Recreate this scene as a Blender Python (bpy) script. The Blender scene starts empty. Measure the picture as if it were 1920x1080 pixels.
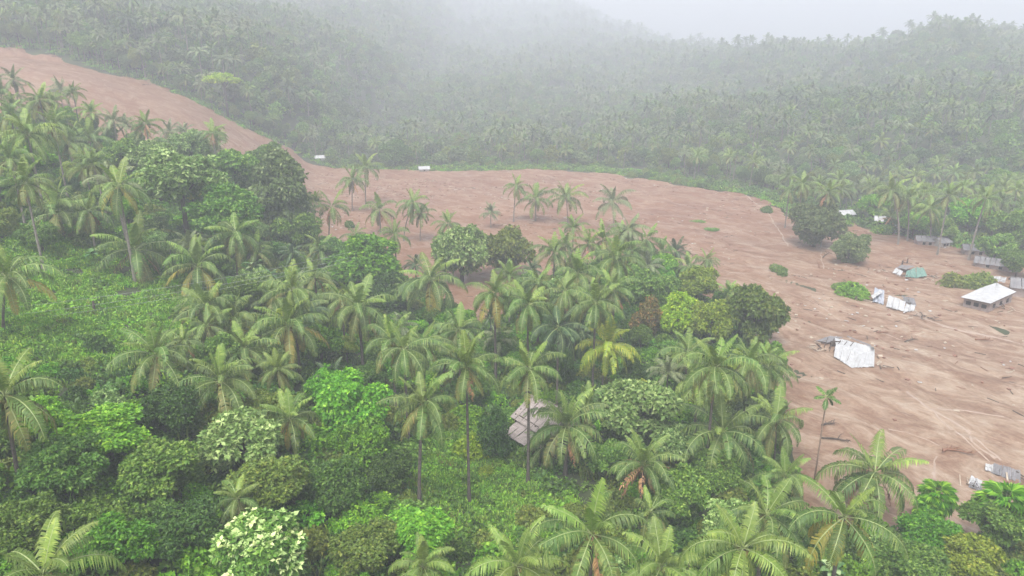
import bpy, math, random
import numpy as np
from mathutils import Vector, Matrix
R = math.radians
random.seed(7)
rng = np.random.default_rng(11)
sc = bpy.context.scene

# ---------------------------------------------------------------- camera, sky, sun, exposure
CAM = np.array([0.0, 0.0, 50.0]); PITCH = 18.0; F = 1297.0
cam = bpy.data.objects.new('camera', bpy.data.cameras.new('camera'))
sc.collection.objects.link(cam); sc.camera = cam
cam.location = CAM; cam.rotation_euler = (R(90 - PITCH), 0, 0)
cam.data.sensor_width = 36; cam.data.lens = 36 * F / 1920
cam.data.clip_start = 0.5; cam.data.clip_end = 9000

SUN_EL, SUN_AZ = R(62), R(200)
world = bpy.data.worlds.new('World'); sc.world = world; world.use_nodes = True
wn = world.node_tree; wn.nodes.clear()
sky = wn.nodes.new('ShaderNodeTexSky'); sky.sky_type = 'NISHITA'; sky.sun_disc = False
sky.sun_elevation = SUN_EL; sky.sun_rotation = SUN_AZ; sky.dust_density = 4; sky.air_density = 1.0
hs = wn.nodes.new('ShaderNodeHueSaturation'); hs.inputs['Saturation'].default_value = 0.12
bg = wn.nodes.new('ShaderNodeBackground'); bg.inputs['Strength'].default_value = 0.115
wo = wn.nodes.new('ShaderNodeOutputWorld')
wn.links.new(sky.outputs[0], hs.inputs['Color']); wn.links.new(hs.outputs[0], bg.inputs[0]); wn.links.new(bg.outputs[0], wo.inputs[0])
sun = bpy.data.objects.new('sun', bpy.data.lights.new('sun', 'SUN')); sc.collection.objects.link(sun)
sun.data.energy = 1.5; sun.data.angle = R(20); sun.data.color = (1.0, 0.985, 0.95)
sun.rotation_euler = (R(90) - SUN_EL, 0, R(180) - SUN_AZ)
sc.view_settings.view_transform = 'Standard'; sc.view_settings.look = 'None'
sc.view_settings.exposure = 1.62; sc.view_settings.gamma = 1; sc.view_settings.use_curve_mapping = False
cy = sc.cycles
cy.use_denoising = True; cy.max_bounces = 5; cy.diffuse_bounces = 2; cy.glossy_bounces = 1; cy.transmission_bounces = 2
cy.volume_bounces = 2; cy.transparent_max_bounces = 8; cy.use_adaptive_sampling = True; cy.adaptive_threshold = 0.02
cy.caustics_reflective = False; cy.caustics_refractive = False
HAZE_DENSITY = 0.00118

# ---------------------------------------------------------------- noise and terrain
_perm = np.random.default_rng(3).random((256, 256))
def vnoise(x, y):
    x = np.asarray(x, float); y = np.asarray(y, float)
    xi = np.floor(x).astype(int); yi = np.floor(y).astype(int); fx = x - xi; fy = y - yi
    fx = fx * fx * (3 - 2 * fx); fy = fy * fy * (3 - 2 * fy)
    g = lambda a, b: _perm[a % 256, b % 256]
    return ((g(xi, yi) * (1 - fx) + g(xi + 1, yi) * fx) * (1 - fy) + (g(xi, yi + 1) * (1 - fx) + g(xi + 1, yi + 1) * fx) * fy) * 2 - 1
def fbm(x, y, o=4):
    s = 0; a = 1.0; t = 0
    for i in range(o):
        s = s + a * vnoise(x * 2 ** i + 17.3 * i, y * 2 ** i + 5.1 * i); t += a; a *= 0.5
    return s / t
def sst(a, b, x):
    t = np.clip((x - a) / (b - a), 0, 1); return t * t * (3 - 2 * t)
YBX = [-500, -100, 0, 65, 95, 125, 200, 400, 1500]; YBY = [335, 338, 352, 345, 262, 178, 125, 60, 60]
PROF = [(-.9, [(340, 0), (450, 8), (750, 34), (1000, 60), (1500, 105), (2200, 205), (2700, 215)]),
        (.08, [(340, 0), (450, 6), (750, 30), (1000, 56), (1500, 112), (2200, 215), (2700, 225)]),
        (.16, [(340, 0), (450, 6), (750, 30), (1000, 55), (1500, 100), (2200, 125), (2700, 110)]),
        (.24, [(330, 0), (450, 8), (750, 33), (1000, 62), (1300, 76), (1800, 50), (2700, 30)]),
        (.36, [(262, 0), (350, 3), (550, 22), (750, 46), (950, 66), (1200, 50), (2700, 25)]),
        (.46, [(220, 0), (320, 4), (450, 20), (600, 40), (760, 60), (1000, 50), (2700, 20)]),
        (.60, [(190, 0), (300, 8), (420, 25), (580, 55), (730, 92), (900, 70), (2700, 20)]),
        (.70, [(175, 0), (280, 8), (400, 25), (560, 55), (690, 80), (850, 60), (2700, 20)]),
        (.85, [(150, 0), (250, 7), (400, 25), (560, 45), (660, 52), (850, 45), (2700, 20)])]
def FARP(a, y):
    rows = np.array([np.interp(y, [p[0] for p in pr], [p[1] for p in pr]) for _, pr in PROF]); ks = np.array([k for k, _ in PROF])
    ac = np.clip(a, ks[0], ks[-1]); i = np.clip(np.searchsorted(ks, ac) - 1, 0, len(ks) - 2); f = (ac - ks[i]) / (ks[i + 1] - ks[i])
    lo = np.take_along_axis(rows, i[None], 0)[0]; hi = np.take_along_axis(rows, i[None] + 1, 0)[0]
    return np.where(y > 0, lo * (1 - f) + hi * f, 0)
def T(x, y):
    x, y = np.broadcast_arrays(np.asarray(x, float), np.asarray(y, float)); shp = x.shape; x = x.ravel(); y = y.ravel()
    s = (-8 - (np.clip(y, 20, 322) - 80) * 0.37) - x
    s = np.where(s > 30, s, 4 * np.logaddexp(0, np.clip(s, -200, 30) / 4.0))
    k = sst(60, 320, y)
    zl = (46 + 14 * k) * (1 - np.exp(-s / (110 - 45 * k)))
    d = np.maximum(0, y - np.interp(x, YBX, YBY))
    a = x / np.maximum(y, 60)
    prof = FARP(a, y)
    rim = (12 * sst(0, 60, d) + 6 * sst(0, 14, d)) * sst(-75, -140, x)
    und = (fbm(x / 120, y / 120, 3) * 21 + np.abs(fbm(x / 60 + 9, y / 130, 2)) * 10 - 4) * sst(15, 160, d) * sst(2, 30, np.abs(y))
    z = zl + rim + prof * sst(0, 40, d) + und + fbm(x / 22, y / 22, 2) * 0.5
    return np.minimum(z, 275).reshape(shp)
Tf = lambda x, y: float(np.ravel(T(x, y))[0])

cp, sp = math.cos(R(PITCH)), math.sin(R(PITCH))
def ray(u, v):
    a = (u - 960) / F; b = -(v - 540) / F
    d = np.array([a, cp + b * sp, -sp + b * cp]); return d      # d . forward = 1
def hit(u, v, off=0.0):
    """where the view line through (u,v) meets the terrain raised by off"""
    d = ray(u, v); t = np.concatenate([np.arange(12, 400, 0.5), np.arange(400, 2600, 2.5)])
    P = CAM + t[:, None] * d; g = P[:, 2] - T(P[:, 0], P[:, 1]) - off
    i = np.argmax(g < 0)
    if g[i] >= 0: return P[-1]
    return P[i]
def plane(u, v, z):
    d = ray(u, v); t = (z - CAM[2]) / d[2]; return CAM + t * d
def project(P):
    q = P - CAM; zc = q[..., 1] * cp - q[..., 2] * sp
    yc = q[..., 1] * sp + q[..., 2] * cp
    zc = np.maximum(zc, 1e-3)
    return 960 + F * q[..., 0] / zc, 540 - F * yc / zc

# ---------------------------------------------------------------- helpers
col = sc.collection
def tag(o, label=None, cat=None, group=None, kind=None):
    if label: o['label'] = label
    if cat: o['category'] = cat
    if group: o['group'] = group
    if kind: o['kind'] = kind
    return o
def empty(name, loc, label, cat, group=None, rz=0.0):
    o = bpy.data.objects.new(name, None); col.objects.link(o); o.location = loc; o.rotation_euler = (0, 0, rz)
    o.empty_display_size = 0.3
    return tag(o, label, cat, group)
def mesh(name, V, Fc, mats, mi=None, attr=None, smooth=False):
    """V (n,3); Fc (m,3) or (m,4) arrays or list of lists"""
    me = bpy.data.meshes.new(name)
    V = np.asarray(V, np.float32)
    if isinstance(Fc, np.ndarray):
        m, k = Fc.shape
        me.vertices.add(len(V)); me.vertices.foreach_set('co', V.ravel())
        me.loops.add(m * k); me.loops.foreach_set('vertex_index', Fc.astype(np.int32).ravel())
        me.polygons.add(m); me.polygons.foreach_set('loop_start', np.arange(0, m * k, k, dtype=np.int32))
        me.polygons.foreach_set('loop_total', np.full(m, k, np.int32))
    else:
        me.from_pydata(V.tolist(), [], Fc)
    for x in mats: me.materials.append(x)
    if mi is not None: me.polygons.foreach_set('material_index', np.asarray(mi, np.int32))
    if attr is not None:
        for n, a in attr.items():
            at = me.attributes.new(n, 'FLOAT', 'POINT'); at.data.foreach_set('value', np.asarray(a, np.float32))
    if smooth: me.polygons.foreach_set('use_smooth', np.ones(len(me.polygons), bool))
    me.update(); me.validate(); return me
def link(name, me, parent=None, loc=(0, 0, 0), rot=(0, 0, 0), scale=1.0):
    o = bpy.data.objects.new(name, me); col.objects.link(o)
    if parent is not None: o.parent = parent
    o.location = loc; o.rotation_euler = rot
    o.scale = (scale,) * 3 if np.isscalar(scale) else scale
    return o
class MB:
    """collects triangles/quads"""
    def __init__(s): s.v = []; s.f = []; s.m = []; s.a = []
    def add(s, V, Fc, m=0, a=0.5):
        b = len(s.v); s.v.extend([tuple(map(float, p)) for p in V]); s.f.extend([tuple(int(i) + b for i in f) for f in Fc]); s.m.extend([m] * len(Fc))
        s.a.extend([a] * len(V))
    def box(s, c, size, rot=None, m=0):
        x, y, z = [q / 2 for q in size]
        P = [Vector((i * x, j * y, k * z)) for i in (-1, 1) for j in (-1, 1) for k in (-1, 1)]
        if rot is not None: P = [rot @ p for p in P]
        c = Vector(c)
        s.add([p + c for p in P], [(0, 1, 3, 2), (4, 6, 7, 5), (0, 4, 5, 1), (2, 3, 7, 6), (0, 2, 6, 4), (1, 5, 7, 3)], m)
    def tube(s, pts, rad, n=6, m=0, cap=True):
        pts = [Vector(p) for p in pts]; rings = []
        b = len(s.v)
        for i, p in enumerate(pts):
            d = (pts[min(i + 1, len(pts) - 1)] - pts[max(i - 1, 0)]).normalized()
            u = d.cross(Vector((0.31, 0.95, 0.05))); 
            if u.length < .1: u = d.cross(Vector((1, 0, 0)))
            u.normalize(); w = d.cross(u)
            r = rad[i] if hasattr(rad, '__len__') else rad
            for k in range(n):
                t = 2 * math.pi * k / n; s.v.append(tuple(p + (u * math.cos(t) + w * math.sin(t)) * r)); s.a.append(.5)
        for i in range(len(pts) - 1):
            for k in range(n):
                k2 = (k + 1) % n
                s.f.append((b + i * n + k, b + i * n + k2, b + (i + 1) * n + k2, b + (i + 1) * n + k)); s.m.append(m)
        if cap:
            s.f.append(tuple(b + (len(pts) - 1) * n + k for k in range(n))); s.m.append(m)
            s.f.append(tuple(b + n - 1 - k for k in range(n))); s.m.append(m)
    def prism(s, poly, z0, z1, m=0):
        n = len(poly)
        s.add([(p[0], p[1], z0) for p in poly] + [(p[0], p[1], z1) for p in poly],
              [tuple(range(n))[::-1], tuple(range(n, 2 * n))] + [(i, (i + 1) % n, n + (i + 1) % n, n + i) for i in range(n)], m)
    def me(s, name, mats, smooth=False): return mesh(name, s.v, s.f, mats, s.m, {'v': s.a}, smooth)
    def build(s, name, mats, parent=None, **k):
        return link(name, s.me(name, mats if isinstance(mats, (list, tuple)) else [mats], k.pop('smooth', False)), parent, **k)

# ---------------------------------------------------------------- materials
def nodes(name):
    m = bpy.data.materials.new(name); m.use_nodes = True; nt = m.node_tree; nt.nodes.clear()
    out = nt.nodes.new('ShaderNodeOutputMaterial'); return m, nt, out
def N(nt, t, **kw):
    n = nt.nodes.new(t)
    for k, v in kw.items():
        if k in n.inputs: n.inputs[k].default_value = v
        else: setattr(n, k, v)
    return n
def rgba(c): return (c[0], c[1], c[2], 1)
def ramp(nt, fac, stops):
    r = nt.nodes.new('ShaderNodeValToRGB'); nt.links.new(fac, r.inputs[0])
    e = r.color_ramp.elements
    while len(e) < len(stops): e.new(0.5)
    for q, (p, c) in zip(e, stops): q.position = p; q.color = rgba(c)
    return r.outputs[0]
def mixc(nt, fac, a, b, mode='MIX'):
    n = nt.nodes.new('ShaderNodeMix'); n.data_type = 'RGBA'; n.blend_type = mode
    for s, v in ((n.inputs[0], fac), (n.inputs[6], a), (n.inputs[7], b)):
        if hasattr(v, 'is_linked') or hasattr(v, 'links'): nt.links.new(v, s)
        elif isinstance(v, (tuple, list)): s.default_value = rgba(v)
        else: s.default_value = v
    return n.outputs[2]
def leaf_mat(name, lo, hi, tip, tipamt=0.35, trans=0.22, rough=0.5):
    """leaf colour varies by leaf (attribute v), by object and by a soft noise"""
    g_ = 1.75 if 'frond' in name else 2.0; lo, hi, tip = [tuple(q * g_ * w_ for q, w_ in zip(c_, (1.12, 1.02, .78))) for c_ in (lo, hi, tip)]
    m, nt, out = nodes(name)
    at = N(nt, 'ShaderNodeAttribute', attribute_name='v')
    oi = nt.nodes.new('ShaderNodeObjectInfo')
    c = mixc(nt, at.outputs['Fac'], lo, hi)
    g = N(nt, 'ShaderNodeMapRange', **{'From Min': 1 - tipamt, 'From Max': 1.0})
    nt.links.new(at.outputs['Fac'], g.inputs['Value'])
    c = mixc(nt, g.outputs[0], c, tip)
    h = nt.nodes.new('ShaderNodeHueSaturation'); nt.links.new(c, h.inputs['Color'])
    mr = N(nt, 'ShaderNodeMapRange', **{'To Min': 0.485, 'To Max': 0.512}); nt.links.new(oi.outputs['Random'], mr.inputs['Value'])
    nt.links.new(mr.outputs[0], h.inputs['Hue'])
    mu = N(nt, 'ShaderNodeMath', operation='MULTIPLY'); nt.links.new(oi.outputs['Random'], mu.inputs[0]); mu.inputs[1].default_value = 7.13
    fr = N(nt, 'ShaderNodeMath', operation='FRACT'); nt.links.new(mu.outputs[0], fr.inputs[0])
    mv = N(nt, 'ShaderNodeMapRange', **{'To Min': 0.72, 'To Max': 1.22}); nt.links.new(fr.outputs[0], mv.inputs['Value'])
    nt.links.new(mv.outputs[0], h.inputs['Value'])
    p = N(nt, 'ShaderNodeBsdfPrincipled', Roughness=rough); p.inputs['Specular IOR Level'].default_value = 0.3
    nt.links.new(h.outputs[0], p.inputs['Base Color'])
    t = nt.nodes.new('ShaderNodeBsdfTranslucent'); nt.links.new(h.outputs[0], t.inputs['Color'])
    mx = N(nt, 'ShaderNodeMixShader'); mx.inputs[0].default_value = trans
    nt.links.new(p.outputs[0], mx.inputs[1]); nt.links.new(t.outputs[0], mx.inputs[2]); nt.links.new(mx.outputs[0], out.inputs[0])
    return m
def surf_mat(name, a, b, scale=3.0, rough=0.7, bump=0.0, stretch=(1, 1, 1), metal=0.0, detail=5, coord='Object'):
    m, nt, out = nodes(name)
    tc = nt.nodes.new('ShaderNodeTexCoord'); mp = nt.nodes.new('ShaderNodeMapping'); mp.inputs['Scale'].default_value = stretch
    nt.links.new(tc.outputs[coord], mp.inputs[0])
    n = N(nt, 'ShaderNodeTexNoise', Scale=scale, Detail=detail, Roughness=0.65); nt.links.new(mp.outputs[0], n.inputs['Vector'])
    c = ramp(nt, n.outputs['Fac'], [(0.32, a), (0.68, b)])
    p = N(nt, 'ShaderNodeBsdfPrincipled', Roughness=rough, Metallic=metal); nt.links.new(c, p.inputs['Base Color'])
    if bump:
        bp = N(nt, 'ShaderNodeBump', Strength=bump, Distance=0.1); nt.links.new(n.outputs['Fac'], bp.inputs['Height']); nt.links.new(bp.outputs[0], p.inputs['Normal'])
    nt.links.new(p.outputs[0], out.inputs[0]); return m

M = {}
M['frond'] = leaf_mat('palm_frond_green', (.038, .080, .020), (.070, .118, .034), (.12, .165, .055), .3)
M['frond_young'] = leaf_mat('palm_frond_young', (.068, .125, .028), (.105, .165, .04), (.14, .20, .055), .3)
M['frond_old'] = leaf_mat('palm_frond_old', (.065, .09, .03), (.11, .125, .045), (.17, .155, .06), .3)
M['frond_yellow'] = leaf_mat('palm_frond_yellow', (.11, .165, .02), (.19, .24, .03), (.28, .29, .05), .3)
M['frond_gold'] = leaf_mat('palm_frond_gold', (.13, .14, .035), (.20, .185, .05), (.26, .20, .06), .3)
M['frond_dead'] = leaf_mat('palm_frond_dead', (.14, .075, .045), (.20, .11, .07), (.24, .15, .09), .3, trans=.1)
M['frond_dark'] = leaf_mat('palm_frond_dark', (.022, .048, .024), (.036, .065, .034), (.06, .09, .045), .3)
M['frond_grey'] = leaf_mat('palm_frond_greygreen', (.065, .095, .055), (.10, .13, .078), (.15, .18, .12), .3)
M['rachis'] = surf_mat('palm_midrib', (.20, .26, .09), (.30, .34, .13), 2, .5)
M['rachis_dead'] = surf_mat('palm_midrib_dead', (.25, .14, .08), (.3, .18, .1), 2, .6)
M['trunk'] = surf_mat('palm_trunk_bark', (.055, .045, .038), (.13, .11, .09), 1.2, .9, .5, (1, 1, 4))
M['trunk_pale'] = surf_mat('palm_trunk_pale', (.14, .125, .105), (.24, .21, .18), 1.2, .9, .4, (1, 1, 4))
M['bark'] = surf_mat('tree_bark', (.05, .04, .03), (.11, .09, .07), 1.5, .9, .5, (1, 1, .4))
M['coconut'] = surf_mat('coconut_husk', (.16, .15, .03), (.25, .19, .05), 3, .5)
LM = {
 'bright': leaf_mat('leaf_bright', (.030, .105, .008), (.085, .20, .015), (.16, .29, .035), .3),
 'mid': leaf_mat('leaf_mid', (.028, .076, .012), (.072, .148, .026), (.14, .22, .055), .35),
 'dark': leaf_mat('leaf_dark', (.014, .045, .009), (.042, .095, .018), (.08, .15, .035), .3),
 'pale': leaf_mat('leaf_pale', (.045, .10, .028), (.105, .18, .062), (.22, .31, .155), .45),
 'olive': leaf_mat('leaf_olive', (.042, .075, .014), (.090, .130, .026), (.15, .17, .045), .3),
 'brown': leaf_mat('leaf_brownish', (.04, .045, .015), (.095, .085, .03), (.20, .11, .045), .35),
 'yellow': leaf_mat('leaf_yellowgreen', (.065, .14, .008), (.15, .235, .014), (.25, .32, .035), .3),
 'yolive': leaf_mat('leaf_yellow_olive', (.07, .115, .012), (.15, .20, .025), (.25, .27, .05), .3),
 'grey': leaf_mat('leaf_grey', (.035, .07, .028), (.075, .115, .05), (.13, .18, .09), .3),
 'banana': leaf_mat('leaf_banana', (.05, .12, .05), (.09, .17, .075), (.2, .28, .18), .3),
 'blossom': leaf_mat('blossom_cream', (.15, .24, .10), (.25, .34, .18), (.36, .42, .27), .5),
 'grass': leaf_mat('leaf_grass', (.055, .145, .014), (.105, .225, .025), (.17, .27, .04), .25),
}

# ---------------------------------------------------------------- setting: ground
def coords(fine0, fine1, step, lo, hi, grow=1.12):
    c = list(np.arange(fine0, fine1 + 1e-6, step)); s = step
    while c[-1] < hi: s *= grow; c.append(min(c[-1] + s, hi))
    s = step
    while c[0] > lo: s *= grow; c.insert(0, max(c[0] - s, lo))
    return np.array(c)
def grid(xs, ys, zf):
    X, Y = np.meshgrid(xs, ys); Z = zf(X, Y); V = np.stack([X, Y, Z], -1).reshape(-1, 3)
    nx, ny = len(xs), len(ys); i = np.arange(nx - 1)[None, :] + np.arange(ny - 1)[:, None] * nx
    return V, np.stack([i, i + 1, i + nx + 1, i + nx], -1).reshape(-1, 4)
xs = coords(-150, 150, 2.5, -2700, 2700, 1.045); ys = coords(20, 380, 2.5, -120, 2750, 1.035)
V, Q = grid(xs, ys, T)
m_ground = surf_mat('forest_floor', (.022, .026, .012), (.05, .07, .018), .25, .95, .6)
tag(link('ground', mesh('ground', V, Q, [m_ground], smooth=True)), 'green brown ground under the forest', None, None, 'structure')

# mud: where the slide lies, traced in the photo and laid on the terrain
mud_px = [(2400, 1000), (1990, 1000), (1760, 1010), (1600, 985), (1500, 960), (1470, 820), (1452, 720), (1425, 640), (1370, 590), (1290, 520), (1200, 492), (1120, 488), (1050, 500),
          (930, 600), (860, 612), (800, 545), (740, 500), (640, 470), (560, 440), (530, 380), (480, 330), (390, 302), (290, 286), (190, 262), (100, 238), (0, 218), (-120, 210)]
far_px = [(-120, 70), (0, 92), (60, 96), (125, 110), (190, 135), (245, 148), (300, 165), (360, 190), (400, 212), (450, 240), (505, 262), (550, 288), (600, 309), (700, 318), (800, 322),
          (900, 322), (1010, 319), (1100, 322), (1180, 332), (1260, 345), (1340, 357), (1420, 372), (1470, 392), (1490, 420), (1510, 445), (1560, 440), (1600, 418), (1640, 432),
          (1720, 452), (1800, 468), (1860, 490), (1990, 505), (2350, 520)]
mp_ = np.array([hit(u, v)[:2] for u, v in mud_px + far_px])
def poly_sd(px, py, P):
    """signed distance, positive inside"""
    d = np.full(px.shape, 1e9); ins = np.zeros(px.shape, bool)
    for a, b in zip(P, np.roll(P, -1, 0)):
        e = b - a; wx = px - a[0]; wy = py - a[1]
        t = np.clip((wx * e[0] + wy * e[1]) / (e @ e + 1e-9), 0, 1)
        d = np.minimum(d, (wx - t * e[0]) ** 2 + (wy - t * e[1]) ** 2)
        c = ((a[1] > py) != (b[1] > py)); 
        with np.errstate(divide='ignore', invalid='ignore'): xi = a[0] + (py - a[1]) / (b[1] - a[1]) * e[0]
        ins ^= c & (px < xi)
    return np.sqrt(d) * np.where(ins, 1, -1)
def mud_h(x, y):
    x = np.asarray(x, float); y = np.asarray(y, float)
    sd = poly_sd(x, y, mp_) + fbm(x / 9, y / 9, 4) * np.clip(2.5 + y / 60, 3.5, 8) + 1.0
    u = x * .6 - y * .8; w = x * .8 + y * .6          # flow runs downhill to the lower right
    rel = fbm(u / 14, w / 7, 3) * .35 + np.abs(fbm(u / 5 + 4, w / 3, 4)) * .26 - np.maximum(0, .12 - np.abs(fbm(u / 30 + 8, w / 9, 3))) * 3.0
    rel = rel * (.4 + .6 * sst(-110, 10, x))
    return T(x, y) + np.clip(sd * .25, -.9, .42) + rel * sst(0, 3, sd)
def in_mud(x, y): return poly_sd(np.asarray(x, float), np.asarray(y, float), mp_)
xs = np.concatenate([np.arange(-300, 0, 1.25), np.arange(0, 215, .8)]); ys = np.concatenate([np.arange(58, 200, .8), np.arange(200, 372, 1.25)])
V, Q = grid(xs, ys, mud_h)
keep = (V[:, 2] - T(V[:, 0], V[:, 1]) > -.7)[Q].any(1); Q = Q[keep]
used = np.unique(Q); mpx = np.full(len(V), -1); mpx[used] = np.arange(len(used))
def mud_mat():
    m, nt, out = nodes('wet_mud')
    tc = nt.nodes.new('ShaderNodeTexCoord')
    mp = nt.nodes.new('ShaderNodeMapping'); mp.vector_type = 'TEXTURE'; mp.inputs['Rotation'].default_value = (0, 0, R(-48)); mp.inputs['Scale'].default_value = (1.7, .8, 1)
    nt.links.new(tc.outputs['Object'], mp.inputs[0])
    mq = nt.nodes.new('ShaderNodeMapping'); mq.vector_type = 'TEXTURE'; mq.inputs['Rotation'].default_value = (0, 0, R(-52)); mq.inputs['Scale'].default_value = (1.45, .85, 1)
    nt.links.new(tc.outputs['Object'], mq.inputs[0])
    n1 = N(nt, 'ShaderNodeTexNoise', Scale=.045, Detail=8, Roughness=.62, Distortion=.8); nt.links.new(mq.outputs[0], n1.inputs['Vector'])
    n2 = N(nt, 'ShaderNodeTexNoise', Scale=.16, Detail=9, Roughness=.72, Distortion=.9); nt.links.new(mq.outputs[0], n2.inputs['Vector'])
    n3 = N(nt, 'ShaderNodeTexNoise', Scale=1.1, Detail=6, Roughness=.75); nt.links.new(mq.outputs[0], n3.inputs['Vector'])
    n4 = N(nt, 'ShaderNodeTexNoise', Scale=.9, Detail=5, Roughness=.6, Distortion=1.5); nt.links.new(mp.outputs[0], n4.inputs['Vector'])
    c = ramp(nt, n1.outputs['Fac'], [(.34, (.148, .053, .023)), (.5, (.193, .084, .041)), (.66, (.235, .122, .068))])
    sx = nt.nodes.new('ShaderNodeSeparateXYZ'); nt.links.new(tc.outputs['Object'], sx.inputs[0])
    g = N(nt, 'ShaderNodeMapRange', **{'From Min': -60.0, 'From Max': 70.0}); nt.links.new(sx.outputs[0], g.inputs['Value'])
    gy = N(nt, 'ShaderNodeMapRange', **{'From Min': 230.0, 'From Max': 120.0}); nt.links.new(sx.outputs[1], gy.inputs['Value'])
    gm = N(nt, 'ShaderNodeMath', operation='MULTIPLY'); nt.links.new(g.outputs[0], gm.inputs[0]); nt.links.new(gy.outputs[0], gm.inputs[1])
    c2 = ramp(nt, n2.outputs['Fac'], [(.36, (.135, .070, .038)), (.45, (.185, .110, .067)), (.53, (.268, .188, .126)), (.65, (.38, .300, .225))])
    st = ramp(nt, n4.outputs['Fac'], [(.4, (0, 0, 0)), (.62, (1, 1, 1))])
    c2 = mixc(nt, .2, c2, mixc(nt, st, (.15, .08, .052), (.38, .30, .24)))
    f2 = N(nt, 'ShaderNodeMapRange', **{'To Min': .3, 'To Max': .92}); nt.links.new(gm.outputs[0], f2.inputs['Value'])
    c = mixc(nt, f2.outputs[0], c, c2)
    k = ramp(nt, n3.outputs['Fac'], [(.3, (.8, .78, .76)), (.7, (1.15, 1.15, 1.15))]); c = mixc(nt, 1.0, c, k, 'MULTIPLY')
    p = N(nt, 'ShaderNodeBsdfPrincipled', Roughness=.62); nt.links.new(c, p.inputs['Base Color'])
    rr = N(nt, 'ShaderNodeMapRange', **{'From Min': .4, 'From Max': .65, 'To Min': .8, 'To Max': .42}); nt.links.new(n2.outputs['Fac'], rr.inputs['Value']); nt.links.new(rr.outputs[0], p.inputs['Roughness'])
    bp = N(nt, 'ShaderNodeBump', Strength=.9, Distance=.35); nt.links.new(n2.outputs['Fac'], bp.inputs['Height'])
    b2 = N(nt, 'ShaderNodeBump', Strength=.7, Distance=.12); nt.links.new(n3.outputs['Fac'], b2.inputs['Height']); nt.links.new(bp.outputs[0], b2.inputs['Normal'])
    nt.links.new(b2.outputs[0], p.inputs['Normal']); nt.links.new(p.outputs[0], out.inputs[0]); return m
M['mud'] = mud_mat()
tag(link('mud_field', mesh('mud_field', V[used], mpx[Q], [M['mud']], smooth=True)), 'reddish brown mud left by the landslide', None, None, 'structure')
mz = lambda x, y: float(mud_h(x, y))
def gz(x, y): return max(mz(x, y), Tf(x, y))
def mhit(u, v):
    p = hit(u, v, .4); return np.array([p[0], p[1], gz(p[0], p[1])])

M['track'] = surf_mat('pale_trodden_mud', (.27, .195, .15), (.35, .27, .215), .8, .6, .3)
def path_strip(pts, w):
    P = [mhit(u, v) for u, v in pts]; q = []
    for a, b in zip(P[:-1], P[1:]):
        n = max(2, int(np.linalg.norm(b - a) / .6))
        q += [a + (b - a) * i / n for i in range(n)]
    q.append(P[-1]); q = np.array(q)[:, :2]
    q[:, 0] += fbm(q[:, 1] / 3, q[:, 0] / 3, 2) * .35; q[:, 1] += fbm(q[:, 0] / 3 + 50, q[:, 1] / 3, 2) * .5
    d = np.gradient(q, axis=0); d /= np.linalg.norm(d, axis=1)[:, None]; nrm = np.stack([-d[:, 1], d[:, 0]], 1)
    hw = w * .5 * (1 + .5 * vnoise(np.arange(len(q)) * .4, w * 9 + q[0, 0]))[:, None]
    rows = []
    for k in (-1, -.5, 0, .5, 1):
        r = q + nrm * hw * k; rows.append(np.column_stack([r, mud_h(r[:, 0], r[:, 1]) + (.05 - .07 * abs(k))]))
    return rows
mb = MB()
for pts, w in [([(1700, 733), (1742, 768), (1790, 795), (1815, 812), (1822, 832), (1868, 862)], .55), ([(1742, 769), (1800, 772), (1850, 782), (1960, 800)], .5),
               ([(1818, 815), (1860, 850), (1880, 868)], .35), ([(1752, 775), (1775, 800), (1815, 830), (1855, 868)], .3), ([(1752, 856), (1750, 880), (1756, 900)], .4),
               ([(1394, 362), (1440, 400), (1478, 462)], .55), ([(1510, 560), (1580, 600), (1700, 640)], .3), ([(1540, 470), (1540, 492), (1545, 505)], .4),
               ([(1640, 800), (1700, 812), (1760, 840)], .25), ([(1800, 690), (1850, 700), (1940, 735)], .5), ([(1730, 600), (1800, 622), (1950, 650)], 1.3), ([(1690, 560), (1730, 600)], .9)]:
    r = path_strip(pts, w); n = len(r[0])
    mb.add(np.concatenate(r), [(k * n + i, k * n + i + 1, (k + 1) * n + i + 1, (k + 1) * n + i) for k in range(4) for i in range(n - 1)])
tag(mb.build('footpath', M['track'], smooth=True), 'pale trodden tracks over the mud', None, None, 'structure')

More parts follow.
